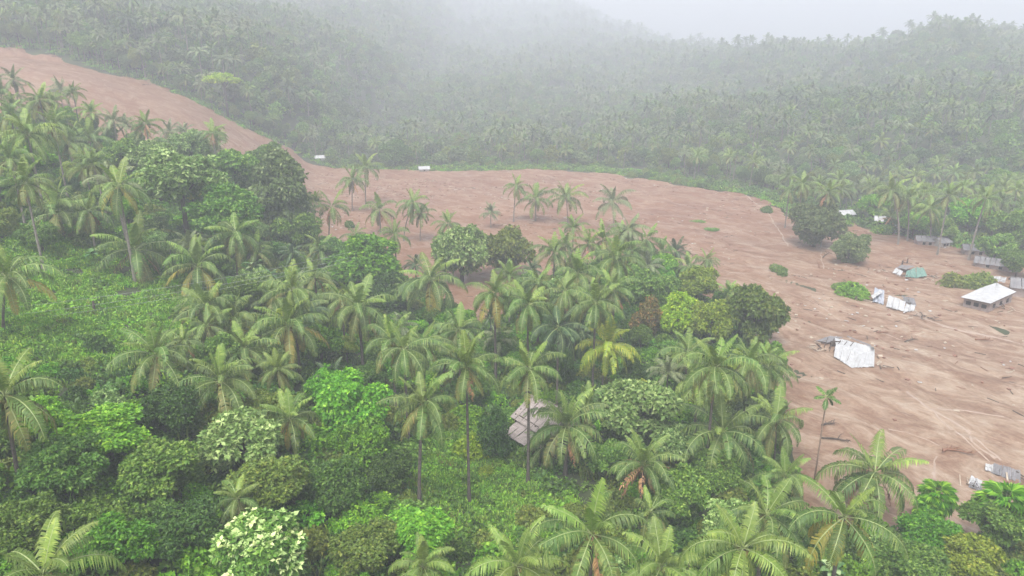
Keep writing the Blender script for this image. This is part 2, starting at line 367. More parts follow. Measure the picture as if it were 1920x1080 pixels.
# ---------------------------------------------------------------- palms
def frond_geo(L, e0, droop, r, nl=34, lw=.115, hang=1.0, side=0.0, ll=1.0, power=1.35, ragged=0.0, m0=0, bare=.13):
    """one frond from the origin along +x: midrib strip and leaflets hanging from it"""
    n = 12; P = [np.zeros(3)]; az = 0.0; D = []
    for i in range(n):
        s = (i + .5) / n; e = R(e0) - R(droop) * s ** power; az = R(side) * s * s
        d = np.array([math.cos(e) * math.cos(az), math.cos(e) * math.sin(az), math.sin(e)]); D.append(d); P.append(P[-1] + d * L / n)
    P = np.array(P); D.append(D[-1]); D = np.array(D)
    V = []; Fc = []; mi = []; A = []
    for i in range(n + 1):
        w = .058 * (1 - .75 * i / n); t = D[i]; s_ = np.cross(t, [0, 0, 1]); s_ /= np.linalg.norm(s_) + 1e-9; up = np.cross(s_, t)
        for q in (s_ * w, up * w * .8, -s_ * w): V.append(P[i] + q); A.append(.6)
    for i in range(n):
        for k in range(2): b = i * 3 + k; Fc += [(b, b + 3, b + 4), (b, b + 4, b + 1)]; mi += [1, 1]
    for k in range(nl):
        s = bare + (1 - bare) * (k + .3) / nl; f = s * n; i = min(int(f), n - 1); f -= i
        p = P[i] * (1 - f) + P[i + 1] * f; t = D[i] * (1 - f) + D[min(i + 1, n)] * f; t /= np.linalg.norm(t)
        sd = np.cross(t, [0, 0, 1]); sd /= np.linalg.norm(sd) + 1e-9; up = np.cross(sd, t)
        x = (s - bare) / (1 - bare); l = ll * (.5 + .75 * math.sin(math.pi * min(1, x * .85 + .12))) * (1 - .45 * x ** 4)
        for g in (-1, 1):
            if ragged and r.random() < ragged: continue
            l2 = l * r.uniform(.85, 1.1); a0 = r.uniform(.05, .3) ; 
            d1 = g * sd * 1.0 + up * a0 + t * r.uniform(.35, .6); d1 /= np.linalg.norm(d1)
            d2 = d1 * .34 + np.array([0, 0, -1.0]) * hang * r.uniform(.65, 1.0) + t * .12; d2 /= np.linalg.norm(d2)
            a = p + d1 * l2 * .36; c = a + d2 * l2 * .64; ww = t * lw * .5
            b = len(V); V += [p - ww * .8, p + ww * .8, a - ww * 1.1, a + ww * 1.1, c]
            q = r.random(); A += [q * .7, q * .7, q, q, min(1, q + .15)]
            Fc += [(b, b + 1, b + 3), (b, b + 3, b + 2), (b + 2, b + 3, b + 4)]; mi += [m0] * 3
    return np.array(V), np.array(Fc), np.array(mi), np.array(A)
#   elevation, droop, length, hang, class
FCLS = [(82, 22, 3.9, .4, 'y'), (72, 60, 4.5, .7, 'y'), (58, 92, 5.0, 1.0, 'n'), (42, 106, 5.2, 1.3, 'n'), (24, 100, 5.2, 1.5, 'n'), (6, 84, 5.0, 1.5, 'n'), (-14, 64, 4.7, 1.3, 'o'), (-38, 42, 4.3, 1.0, 'o')]
frond_me = {}
pr = np.random.default_rng(5)
cm = {'y': 'frond_young', 'n': 'frond', 'o': 'frond_old'}
for ci, (e0, dr, L, hg, cl) in enumerate(FCLS):
    for vv in range(4):
        g = frond_geo(L, e0, dr * pr.uniform(.8, 1.2), pr, side=pr.uniform(-32, 32), hang=hg, ll=[.7, .85, 1.05, 1.15, 1.2, 1.15, 1.1, .95][ci], ragged=pr.choice([0, .04, .12]))
        frond_me[ci, vv] = (mesh('frond', g[0], g[1], [M[cm[cl]], M['rachis']], g[2], {'v': g[3]}), g)
g = frond_geo(3.9, -48, 28, pr, hang=.5, ll=.6, ragged=.5, side=8)
frond_me['dead'] = mesh('frond', g[0], g[1], [M['frond_dead'], M['rachis_dead']], g[2], {'v': g[3]}); dead_geo = g
g = frond_geo(4.1, -5, 30, pr, hang=.9, ll=.55, ragged=.6, side=8)
frond_me['dead2'] = mesh('frond', g[0], g[1], [M['frond_dead'], M['rachis_dead']], g[2], {'v': g[3]})
def crown_plan(r, n=22, dense=1.0):
    """list of (class, variant, azimuth, tilt, scale)"""
    out = []; a = r.uniform(0, 360); sag = r.uniform(-6, 20); wind = r.uniform(0, 9); wa = r.uniform(0, 6.28)
    for i in range(n):
        x = i / (n - 1); c = int(min(7, x ** .82 * 7.6 + r.uniform(-.4, .4))) if i else 0
        out.append((max(0, c), int(r.integers(4)), a + r.uniform(-18, 18), r.uniform(-7, 7) + sag + wind * math.cos(R(a) - wa), r.uniform(.82, 1.1))); a += 137.5
    return out
def rotz(V, a): c, s = math.cos(a), math.sin(a); return V @ np.array([[c, s, 0], [-s, c, 0], [0, 0, 1]])
def roty(V, a): c, s = math.cos(a), math.sin(a); return V @ np.array([[c, 0, -s], [0, 1, 0], [s, 0, c]])
def crown_mesh(seed, n=20, low=False, tint=None):
    r = np.random.default_rng(seed); Vs = []; Fs = []; ms = []; As = []; b = 0
    for (c, v, az, tl, s) in crown_plan(r, n):
        if low:
            e0, dr, L, hg, cl = FCLS[c]; V, Fc, mi, A = frond_geo(L, e0, dr, r, nl=9, lw=.42, hang=hg, ll=1.05, side=r.uniform(-20, 20))
        else: V, Fc, mi, A = frond_me[c, v][1]; cl = FCLS[c][4]
        V = rotz(roty(V, R(-tl)), R(az)) * s
        mi = np.where(mi == 1, 3, {'y': 0, 'n': 1, 'o': 2}[cl])
        Vs.append(V); Fs.append(Fc + b); ms.append(mi); As.append(A); b += len(V)
    mats = [M['frond_young'], M['frond'], M['frond_old'], M['rachis']]
    return mesh('crown', np.concatenate(Vs), np.concatenate(Fs), mats, np.concatenate(ms), {'v': np.concatenate(As)})
def trunk_mesh(lean, mat, seed, h=12.0, r0=.21):
    r = random.Random(seed); mb = MB(); n = 9; pts = []; rad = []
    for i in range(n + 1):
        s = i / n; pts.append((lean * h * (s ** 1.7), .05 * h * lean * math.sin(s * 3), h * s)); rad.append(r0 * (1.35 - .35 * min(1, s * 6)) * (1 - .35 * s) * r.uniform(.96, 1.04))
    pts.insert(0, (0, 0, -1.2)); rad.insert(0, r0 * 1.6)
    mb.tube(pts, rad, 8); return mb.me('trunk', [mat], True)
LEANS = [0.0, .07, .16, .28, .42]
trunk_me = {(i, p): trunk_mesh(l, M['trunk_pale' if p else 'trunk'], i) for i, l in enumerate(LEANS) for p in (0, 1)}
mb = MB()
rr = random.Random(4)
for k in range(11):
    a = k * 2.4; c = (math.cos(a) * .34, math.sin(a) * .34, -.25 - .12 * (k % 3)); q = []
    n1, n2 = 6, 4; b = len(mb.v); Vs = [(c[0], c[1], c[2] - .19)]
    for i in range(1, n2):
        t = math.pi * i / n2
        for j in range(n1): Vs.append((c[0] + .14 * math.sin(t) * math.cos(j * 1.0472), c[1] + .14 * math.sin(t) * math.sin(j * 1.0472), c[2] - .19 * math.cos(t)))
    Vs.append((c[0], c[1], c[2] + .19)); last = len(Vs) - 1
    Fv = [(0, 1 + (j + 1) % n1, 1 + j) for j in range(n1)] + [(last, last - n1 + j, last - n1 + (j + 1) % n1) for j in range(n1)]
    for i in range(n2 - 2):
        for j in range(n1): o = 1 + i * n1; Fv.append((o + j, o + (j + 1) % n1, o + n1 + (j + 1) % n1, o + n1 + j))
    mb.add(Vs, Fv)
nuts_me = mb.me('coconut_cluster', [M['coconut']], True)
crown_full = [crown_mesh(100 + i, 19 + i % 4) for i in range(6)]
crown_low = [crown_mesh(200 + i, 17, low=True) for i in range(4)]

STYLE = {'n': {}, 'y': {'frond_young': 'frond_yellow', 'frond': 'frond_yellow', 'frond_old': 'frond_yellow'}, 'yl': {'frond_old': 'frond_gold'},
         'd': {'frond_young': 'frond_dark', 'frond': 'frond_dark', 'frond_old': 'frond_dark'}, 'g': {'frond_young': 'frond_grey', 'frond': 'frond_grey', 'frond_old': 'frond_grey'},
         'b': {}, 'v': {'frond': 'frond_young'}, 'w': {'frond': 'frond_young', 'frond_old': 'frond_young'}}
n_palm = 0
palm_xy = []
def restyle(o, style):
    sub = STYLE[style]
    for i, ms in enumerate(o.material_slots):
        base = o.data.materials[i].name
        for k, nw in sub.items():
            if M[k].name == base: ms.link = 'OBJECT'; ms.material = M[nw]
def palm(base, top, scale, style, label, group, fronds, seed, pale=False, nuts=True, nfr=21):
    """base and top in world; the trunk leans from one to the other"""
    global n_palm; n_palm += 1
    r = np.random.default_rng(seed); dx, dy, h = top[0] - base[0], top[1] - base[1], top[2] - base[2]
    root = empty('coconut_palm', tuple(base), label, 'palm tree', group)
    ln = math.hypot(dx, dy) / h; li = int(np.argmin([abs(l - ln) for l in LEANS])); az = math.atan2(dy, dx) if ln > .02 else r.uniform(0, 6.28)
    s = h / 12.0; t = link('trunk', trunk_me[li, int(pale)], root, rot=(0, 0, az), scale=(s, s, s))
    rs = min(1.35, max(.8, scale * 1.0)) * .95
    t.scale = (s if li > 0 else rs, rs, s)
    tx = LEANS[li] * h; tp = (math.cos(az) * tx, math.sin(az) * tx, h)
    if li > 0: pass
    palm_xy.append((base[0] + tp[0], base[1] + tp[1], scale * 3.5))
    if fronds:
        nfr = max(13, nfr + int(r.integers(-5, 2)))
        for (c, v, a, tl, q) in crown_plan(r, nfr):
            me = frond_me[c, v][0]
            if style == 'b' and c >= 5: me = frond_me['dead2' if c == 5 else 'dead']
            o = link('frond', me, root, loc=tp, rot=(0, R(tl), R(a)), scale=q * scale)
            if style not in ('n', 'b'): restyle(o, style)
            if style == 'b' and c >= 5: o['label'] = 'withered brown frond'
            if style == 'yl' and c >= 6: o['label'] = 'yellowed drooping frond'
        for _ in range(int(r.choice([0, 0, 1, 2, 3])) if style in 'n' else 0):
            o = link('frond', frond_me['dead'], root, loc=tp, rot=(0, 0, r.uniform(0, 6.28)), scale=scale); o['label'] = 'withered brown frond'
        if nuts: link('coconut_cluster', nuts_me, root, loc=tp, rot=(0, 0, r.uniform(0, 6)), scale=scale)
    else:
        o = link('crown', crown_full[int(r.integers(6))], root, loc=tp, rot=(0, 0, r.uniform(0, 6.28)), scale=scale)
        if style not in ('n', 'b'): restyle(o, style)
    return root
def place_palm(u, v, w, base=None, hmin=5, hmax=16):
    """crown heart pixel, crown width in pixels -> base, top, scale"""
    if base:
        b = hit(*base); b[2] = Tf(b[0], b[1]); t = (b[1]) / (ray(u, v)[1]); top = CAM + t * ray(u, v)
        sc_ = w * t / F / 6.9
        if abs(top[0] - b[0]) > .4 * (top[2] - b[2]): b[0] = top[0] - .4 * (top[2] - b[2]) * np.sign(top[0] - b[0])
        return b, top, float(np.clip(sc_, .45, 1.65))
    t = (8.0 if w > 100 else 7.3) * F / w; top = CAM + t * ray(u, v); h = top[2] - Tf(top[0], top[1]); h2 = float(np.clip(h, hmin, hmax))
    if h != h2:
        top = hit(u, v, h2); t = (top - CAM)[1] / ray(u, v)[1]
    b = np.array([top[0], top[1], Tf(top[0], top[1])])
    return b, top, float(np.clip(w * t / F / (7.6 if w > 100 else 6.9), .55, 1.65))
# u, v of crown heart, crown width, base pixel, style, label
PALMS = [
 (82, 1078, 235, None, 'w', 'large bright palm crown poking in at the bottom left corner'),
 (12, 742, 175, (45, 942), 'n', 'leaning palm cut by the left edge above the bottom left thicket'),
 (547, 787, 108, (547, 862), 'yl', 'palm with hanging yellowish lower fronds beside the pale speckled tree'),
 (415, 716, 132, (412, 800), 'n', 'palm standing directly behind the pale speckled tree'),
 (293, 667, 122, (293, 765), 'n', 'palm with drooping fronds over a dark hollow, below the clearing'),
 (7, 520, 145, (8, 622), 'yl', 'palm at the left edge with orange tinted fronds on the green clearing'),
 (255, 468, 132, (255, 520), 'n', 'broad palm at the upper rim of the green clearing'),
 (372, 500, 118, (374, 560), 'yl', 'palm at the right rim of the clearing with a split pale crown'),
 (105, 400, 112, (110, 455), 'n', 'bushy palm at the top left of the clearing'),
 (447, 438, 92, (448, 545), 'n', 'thin crowned palm on a dark bare trunk under the big leafy trees'),
 (547, 545, 98, None, 'n', 'small palm between the tall dark trunk and the round bright tree'),
 (542, 612, 132, (545, 712), 'yl', 'palm with skirt of hanging fronds above the bright green bush'),
 (387, 575, 108, None, 'n', 'upper palm of the crowded clump below the cables'),
 (388, 612, 88, None, 'n', 'lower small palm of the crowded clump below the cables'),
 (437, 598, 92, None, 'n', 'round headed palm at the right of the crowded clump'),
 (458, 655, 112, None, 'n', 'wide palm overlapping the crowded clump from the front'),
 (677, 575, 122, (682, 708), 'n', 'tall palm with dark trunk left of the round bright tree'),
 (807, 525, 118, (805, 625), 'yl', 'palm in mid grove with yellow hanging lower fronds'),
 (757, 655, 120, None, 'n', 'broad palm low in the middle of the grove'),
 (792, 648, 105, None, 'n', 'palm leaning against its broad neighbour in the middle of the grove'),
 (877, 688, 116, (880, 945), 'n', 'tallest bare trunk palm standing on the grass before the hut'),
 (995, 692, 112, (990, 908), 'n', 'tall palm whose trunk crosses the hut roof'),
 (928, 552, 98, None, 'yl', 'left palm of the pair below the bare red gap'),
 (990, 572, 96, None, 'n', 'right palm of the pair below the bare red gap'),
 (1038, 474, 72, (1038, 545), 'n', 'palm on the mud edge between the round tree and the palm cluster'),
 (1083, 512, 84, None, 'n', 'drooping palm in front of the mud edge cluster'),
 (1103, 458, 62, None, 'n', 'upper left palm of the mud edge cluster'),
 (1155, 486, 92, None, 'n', 'largest palm of the mud edge cluster'),
 (1150, 380, 66, (1150, 432), 'g', 'grey white crowned palm alone at the right of the field palms'),
 (1213, 448, 76, (1213, 520), 'n', 'palm with straight star shaped crown at the right of the cluster'),
 (1267, 472, 54, None, 'd', 'small dark crowned palm with hanging skirt near the mud edge'),
 (1325, 488, 48, None, 'n', 'small rightmost palm on the edge of the mud above the leafy trees'),
 (1117, 568, 94, None, 'n', 'arching palm in the shaded middle of the right grove'),
 (1047, 615, 96, None, 'd', 'very dark drooping palm in the midst of the right grove'),
 (1090, 625, 80, None, 'd', 'dark palm left of the yellow palm'),
 (1138, 648, 108, (1128, 742), 'y', 'bright yellow green palm'),
 (1342, 688, 132, None, 'n', 'large palm left of the mud in front of the yellow green trees'),
 (1407, 682, 112, None, 'n', 'palm overlapping at the mud side of the large palm'),
 (1358, 810, 142, (1352, 905), 'n', 'large palm with parted fronds right of the light green thicket'),
 (1457, 790, 118, (1450, 875), 'n', 'palm with hanging fronds over the mud edge'),
 (1642, 887, 152, (1640, 985), 'n', 'big palm before the mud left of the fan palms'),
 (1582, 970, 190, None, 'yl', 'big palm at the bottom right with one pale broken frond'),
 (1393, 1028, 200, None, 'w', 'bright green palm at the bottom edge between two big palms'),
 (1437, 965, 165, None, 'n', 'upright fronded palm above the bright bottom edge palm'),
 (1110, 1002, 205, None, 'n', 'largest palm of all at the bottom centre'),
 (970, 1062, 180, None, 'w', 'upright young palm left of the largest bottom palm'),
 (1240, 1062, 165, None, 'w', 'young palm right of the largest bottom palm'),
 (1207, 873, 128, (1200, 965), 'b', 'palm with withered brown fronds'),
 (793, 757, 124, (787, 955), 'n', 'tall palm left of the tallest one, standing on the grass'),
 (1063, 800, 132, (1060, 890), 'n', 'low palm in front of the hut roof'),
 (1100, 770, 95, (1098, 860), 'n', 'palm at the right end of the hut roof'),
 (1020, 838, 80, (1012, 870), 'n', 'small arching palm at the eave of the hut'),
 (793, 1062, 120, None, 'w', 'young palm cut by the bottom edge below the grass'),
 (445, 935, 60, None, 'n', 'small palm almost hidden in the bottom left thicket'),
 (967, 350, 46, (963, 418), 'n', 'leftmost tall palm of the three in the open mud'),
 (1003, 374, 64, (1004, 417), 'n', 'middle palm of the three in the open mud'),
 (1063, 371, 72, (1064, 422), 'n', 'largest palm of the three in the open mud'),
 (663, 338, 52, (661, 398), 'n', 'shorter palm of the leaning pair at the left of the mud'),
 (688, 314, 56, (686, 385), 'n', 'taller palm of the leaning pair at the left of the mud'),
 (620, 388, 64, (617, 456), 'n', 'dark headed palm at the left end of the mud field'),
 (712, 394, 64, (714, 440), 'n', 'small palm on the mud left of the slanting trunk'),
 (775, 380, 62, (757, 455), 'n', 'palm on a slanting trunk standing in the mud'),
 (792, 402, 48, (788, 455), 'n', 'lower palm behind the slanting trunk'),
 (920, 400, 36, None, 'g', 'small pale upright palm behind the round olive tree'),
 (590, 380, 40, (588, 450), 'n', 'thin palm beside the leafy tree at the left end of the mud'),
 (113, 172, 52, (118, 205), 'g', 'lone grey green palm against the red scar at upper left'),
 (5, 182, 90, (6, 228), 'n', 'tall palm at the left edge below the red scar'),
 (75, 188, 62, None, 'n', 'palm next to the tall left edge palm'),
 (170, 260, 84, (172, 318), 'n', 'dark trunked palm in the upper left grove'),
 (130, 268, 76, (140, 325), 'n', 'palm at the left shoulder of the dark trunked one'),
 (222, 350, 112, None, 'yl', 'large pale palm in front of the big leafy tree at upper left'),
 (47, 345, 92, None, 'n', 'drooping palm above the top left corner of the clearing'),
 (52, 252, 104, None, 'w', 'bright upright palm under the left edge palms'),
 (273, 232, 54, None, 'b', 'palm with brownish fronds against the red scar'),
 (213, 228, 56, None, 'g', 'grey green palm on the lip of the red scar'),
 (318, 248, 44, None, 'g', 'thin upright palm on the lip of the scar'),
 (398, 250, 50, None, 'b', 'small palm where the scar narrows'),
 (100, 235, 70, None, 'n', 'palm behind the bright upright palm'),
 (25, 150, 50, None, 'g', 'topmost palm at the left edge before the scar'),
 (1675, 358, 62, (1683, 462), 'n', 'left tall palm of the hazy grove by the ruined houses'),
 (1702, 372, 60, (1700, 455), 'n', 'second palm of the hazy grove by the ruined houses'),
 (1745, 392, 54, (1742, 462), 'v', 'short palm with yellowish crown in the hazy grove'),
 (1777, 368, 58, (1757, 480), 'n', 'palm with a long leaning pale trunk at the edge of the mud'),
 (1845, 372, 60, (1815, 492), 'n', 'palm whose pale trunk leans left before the bright tree'),
 (1553, 362, 52, None, 'n', 'palm behind the big grey green mango tree'),
 (1505, 345, 50, None, 'n', 'palm at the far mud edge left of the mango tree'),
 (1480, 358, 44, None, 'n', 'small palm at the far mud edge by the mango tree'),
 (1670, 408, 44, None, 'b', 'palm with brown hanging fronds behind the ruined walls'),
 (1885, 462, 46, None, 'd', 'dark palm over the grey roofed shed'),
 (1060, 460, 60, None, 'n', 'palm left of the mud edge cluster'),
 (1130, 450, 62, None, 'n', 'palm in the middle of the mud edge cluster'),
 (1185, 470, 60, None, 'n', 'palm tucked under the star crowned one'),
 (1240, 470, 56, None, 'n', 'palm between the star crowned one and the dark skirted one'),
 (1165, 440, 58, None, 'n', 'palm just left of the star crowned one'),
 (1075, 430, 52, None, 'n', 'small palm at the top of the mud edge cluster'),
 (1290, 500, 54, None, 'n', 'palm among the brownish yellow crowns'),
 (840, 420, 50, None, 'n', 'palm rising behind the pale shiny leaved tree'),
 (740, 440, 56, None, 'n', 'palm rising behind the wide bright green tree'),
 (1010, 530, 76, None, 'n', 'palm above the right one of the pair'),
 (955, 520, 70, None, 'n', 'small palm above the left one of the pair'),
 (1060, 545, 84, None, 'n', 'palm with broad crown in the right grove'),
 (1150, 545, 80, None, 'n', 'palm above the arching palm in the right grove'),
 (590, 520, 80, None, 'n', 'palm behind the skirted palm'),
 (640, 560, 84, None, 'n', 'palm left of the tall dark trunked palm'),
 (510, 560, 84, None, 'n', 'palm right of the crowded clump'),
 (860, 620, 90, None, 'n', 'palm behind the tallest one'),
 (1290, 660, 90, None, 'n', 'palm left of the large mud side palm'),
 (665, 440, 46, None, 'n', 'small palm just above the round bright tree'),
 (1180, 430, 60, None, 'g', 'grey green palm between the star crowned and the largest cluster palms'),
 (1215, 500, 60, None, 'g', 'low palm behind the yellow green trees'),
 (1440, 690, 96, None, 'n', 'drooping palm at the very edge of the mud'),
 (1310, 720, 100, None, 'w', 'young palm with upright fronds under the large palm by the mud'),
 (1472, 892, 110, None, 'n', 'palm low at the mud edge between two larger crowns'),
 (1220, 960, 90, None, 'n', 'small palm under the withered one'),
 (600, 470, 60, None, 'n', 'palm at the foot of the tall leafy tree'),
 (165, 395, 80, None, 'n', 'palm between the bushy one and the pale one at upper left'),
 (480, 470, 70, None, 'n', 'drooping palm behind the dark trunk'),
 (20, 300, 80, None, 'n', 'palm at the left edge halfway up the grove'),
 (735, 640, 100, None, 'n', 'palm left of the broad palm in the middle grove'),
 (1080, 565, 80, None, 'n', 'palm behind the arching palm in the right grove'),
 (345, 640, 70, None, 'n', 'small palm between the hollow and the crowded clump'),
]
seed = 1000
for (u, v, w, b, st, lab) in PALMS:
    seed += 1; bs, tp, s_ = place_palm(u, v, w, b)
    near = w >= 44
    palm(bs, tp, s_, st, lab, 'coconut palms', near, seed, pale=('pale trunk' in lab or v < 420), nfr=23 if w > 90 else 19, nuts=w > 80)

# ---------------------------------------------------------------- broadleaf trees
def clusters(C, Nrm, r, nleaf, size, spread=.9, droop=.25, v0=0.0, v1=1.0):
    """leaf rosettes at C (k,3) facing Nrm; rhombic leaves"""
    k = len(C); n = k * nleaf; C = np.repeat(C, nleaf, 0); Nn = np.repeat(Nrm, nleaf, 0)
    rd = r.normal(size=(n, 3)); d = Nn * (1 - spread * .6) + rd * spread * .62; d /= np.linalg.norm(d, axis=1)[:, None]
    d[:, 2] -= droop * r.random(n); d /= np.linalg.norm(d, axis=1)[:, None]
    s = np.cross(d, Nn + r.normal(size=(n, 3)) * .5); s /= np.linalg.norm(s, axis=1)[:, None] + 1e-9
    L = size * (r.uniform(.7, 1.3, n) * np.repeat(r.uniform(.65, 1.35, k), nleaf))[:, None]; W = L * .27
    fold = np.cross(s, d) * L * .06
    V = np.stack([C, C + d * L * .5 + s * W + fold, C + d * L + np.array([0, 0, -1]) * L * .15, C + d * L * .5 - s * W + fold], 1).reshape(-1, 3)
    i = np.arange(n)[:, None] * 4; Fc = np.concatenate([i + [[0, 1, 2]], i + [[0, 2, 3]]], 1).reshape(-1, 3)
    cv = np.repeat(np.clip(r.random(k) * .75 + .0, 0, 1), nleaf) + r.random(n) * .25
    return V, Fc, np.repeat(v0 + (v1 - v0) * np.clip(cv, 0, 1), 4)
def crown_geo(seed, kind, ncl, nleaf, size):
    r = np.random.default_rng(seed)
    nl = {'round': 36, 'open': 27, 'column': 30, 'umbrella': 16, 'shrub': 12}[kind]
    L = []
    while len(L) < nl:
        p = r.uniform(-1, 1, 3)
        if np.linalg.norm(p) > 1: continue
        if kind == 'round': q = p * [.82, .82, .68]; rad = r.uniform(.13, .36)
        elif kind == 'open': q = p / (np.linalg.norm(p) + .2) * [.85, .85, .6]; q[2] = q[2] * .9 * r.uniform(.6, 1.25) + .05; rad = r.uniform(.11, .31)
        elif kind == 'column': q = p * [.6, .6, .85]; rad = r.uniform(.13, .34)
        elif kind == 'umbrella': q = p * [.8, .8, .18]; q[2] += .25 - .4 * (q[0] ** 2 + q[1] ** 2); rad = r.uniform(.18, .32)
        else: q = p * [.6, .6, .4]; rad = r.uniform(.3, .5)
        L.append((q, rad))
    L = sorted(L, key=lambda t: -t[1]); Cs = np.array([q for q, _ in L]); Rs = np.array([q for _, q in L])
    w = Rs ** 2 / (Rs ** 2).sum(); C = []; Nn = []
    for i in range(nl):
        k = int(ncl * w[i] * 1.7); d = r.normal(size=(k, 3)); d[:, 2] += .25; d /= np.linalg.norm(d, axis=1)[:, None]
        f = r.uniform(.78, 1.1, k); f[r.random(k) < .14] *= r.uniform(1.12, 1.35)
        p = Cs[i] + d * Rs[i] * f[:, None] * [1, 1, .8]
        dd = np.linalg.norm(p[:, None] - Cs[None], axis=2) / Rs[None]; dd[:, i] = 9
        ok = dd.min(1) > .72; C.append(p[ok]); Nn.append((d + p * .5)[ok])
    C = np.concatenate(C); Nn = np.concatenate(Nn); Nn[:, 2] += .35; Nn /= np.linalg.norm(Nn, axis=1)[:, None]
    V, Fc, A = clusters(C, Nn, r, nleaf, size); return V, Fc, A, Cs, Rs, C, Nn
def limbs(Cs, h0, seed, rbase=.055):
    """trunk from z=-h0 up to the crown with limbs to its lobes"""
    r = random.Random(seed); mb = MB()
    mb.tube([(0, 0, -h0 - .15), (r.uniform(-.03, .03), r.uniform(-.03, .03), -h0 * .5), (0, 0, -.25), (r.uniform(-.1, .1), r.uniform(-.1, .1), .2)], [rbase * 1.3, rbase, rbase * .8, rbase * .3], 7)
    for c in list(Cs)[:12]:
        z = r.uniform(-.5, -.1); mid = (c[0] * .45, c[1] * .45, z + (c[2] - z) * .65 + .03)
        mb.tube([(0, 0, z - .1), mid, tuple(c)], [rbase * .55, rbase * .38, rbase * .14], 5)
    return mb
KN = {}
def make_crowns():
    for kind, nv, ncl, nleaf, size in [('round', 5, 2600, 5, .092), ('open', 5, 2200, 5, .10), ('column', 4, 2400, 5, .092), ('umbrella', 2, 1100, 5, .1), ('shrub', 5, 800, 5, .15)]:
        for i in range(nv):
            V, Fc, A, Cs, Rs, C, Nn = crown_geo(31 * i + len(kind), kind, ncl, nleaf, size)
            me = mesh('crown', V, Fc, [LM['mid']], None, {'v': A})
            h0 = 1.5 if kind != 'umbrella' else 2.4
            tr = limbs(Cs, h0, i).me('trunk', [M['bark']], True) if kind != 'shrub' else None
            r = np.random.default_rng(i)
            top = C[(C[:, 2] > -.2) | (r.random(len(C)) < .5)]; sel = r.choice(len(C), max(10, len(C) // 9), replace=False)
            bl = clusters(C[sel] + Nn[sel] * .05, Nn[sel], r, 6, .12, .8, .1)
            KN.setdefault(kind, []).append(dict(me=me, trunk=tr, h0=h0, geo=(V, Fc, A), blossom=mesh('blossom', bl[0], bl[1], [LM['blossom']], None, {'v': bl[2]})))
make_crowns()
tree_xy = []
def broadleaf(x, y, R0, asp, kind, colr, label, group, seed, name='broadleaf_tree', cat='tree', hc=None, vi=None, blossom=False, parts=True):
    r = random.Random(seed); k = KN[kind][r.randrange(len(KN[kind])) if vi is None else vi]
    g = Tf(x, y); 
    if in_mud(x, y) > 0: g = gz(x, y) - .1
    if hc is None: hc = R0 * 1.3 + 1
    rz = r.uniform(0, 6.28)
    tree_xy.append((x, y, R0))
    if kind == 'shrub':
        o = link(name, k['me'], None, (x, y, g + R0 * .28 * asp), (0, 0, rz), (R0, R0, R0 * asp)); tag(o, label, cat, group)
        o.material_slots[0].link = 'OBJECT'; o.material_slots[0].material = LM[colr]; return o
    root = empty(name, (x, y, g), label, cat, group, rz)
    c = link('crown', k['me'], root, (0, 0, hc), (0, 0, 0), (R0, R0, R0 * asp)); c.material_slots[0].link = 'OBJECT'; c.material_slots[0].material = LM[colr]
    if parts: link('trunk', k['trunk'], root, (0, 0, hc), (0, 0, 0), (R0, R0, hc / k['h0']))
    if blossom: link('blossom', k['blossom'], root, (0, 0, hc), (0, 0, 0), (R0, R0, R0 * asp))
    return root
def place_tree(u, v, w, hf=.95, h1=.6, base=None):
    if base:
        b = hit(*base); t = b[1] / ray(u, v)[1]; top = CAM + t * ray(u, v); return b[0], b[1], w / 2 * t / F, top[2] - Tf(b[0], b[1])
    R0 = 3.0
    for _ in range(14):
        p = hit(u, v, hf * R0 + h1); t = p[1] / ray(u, v)[1]; R0 = .5 * R0 + .5 * min(8.5, w / 2 * t / F)
    return p[0], p[1], R0, hf * R0 + h1
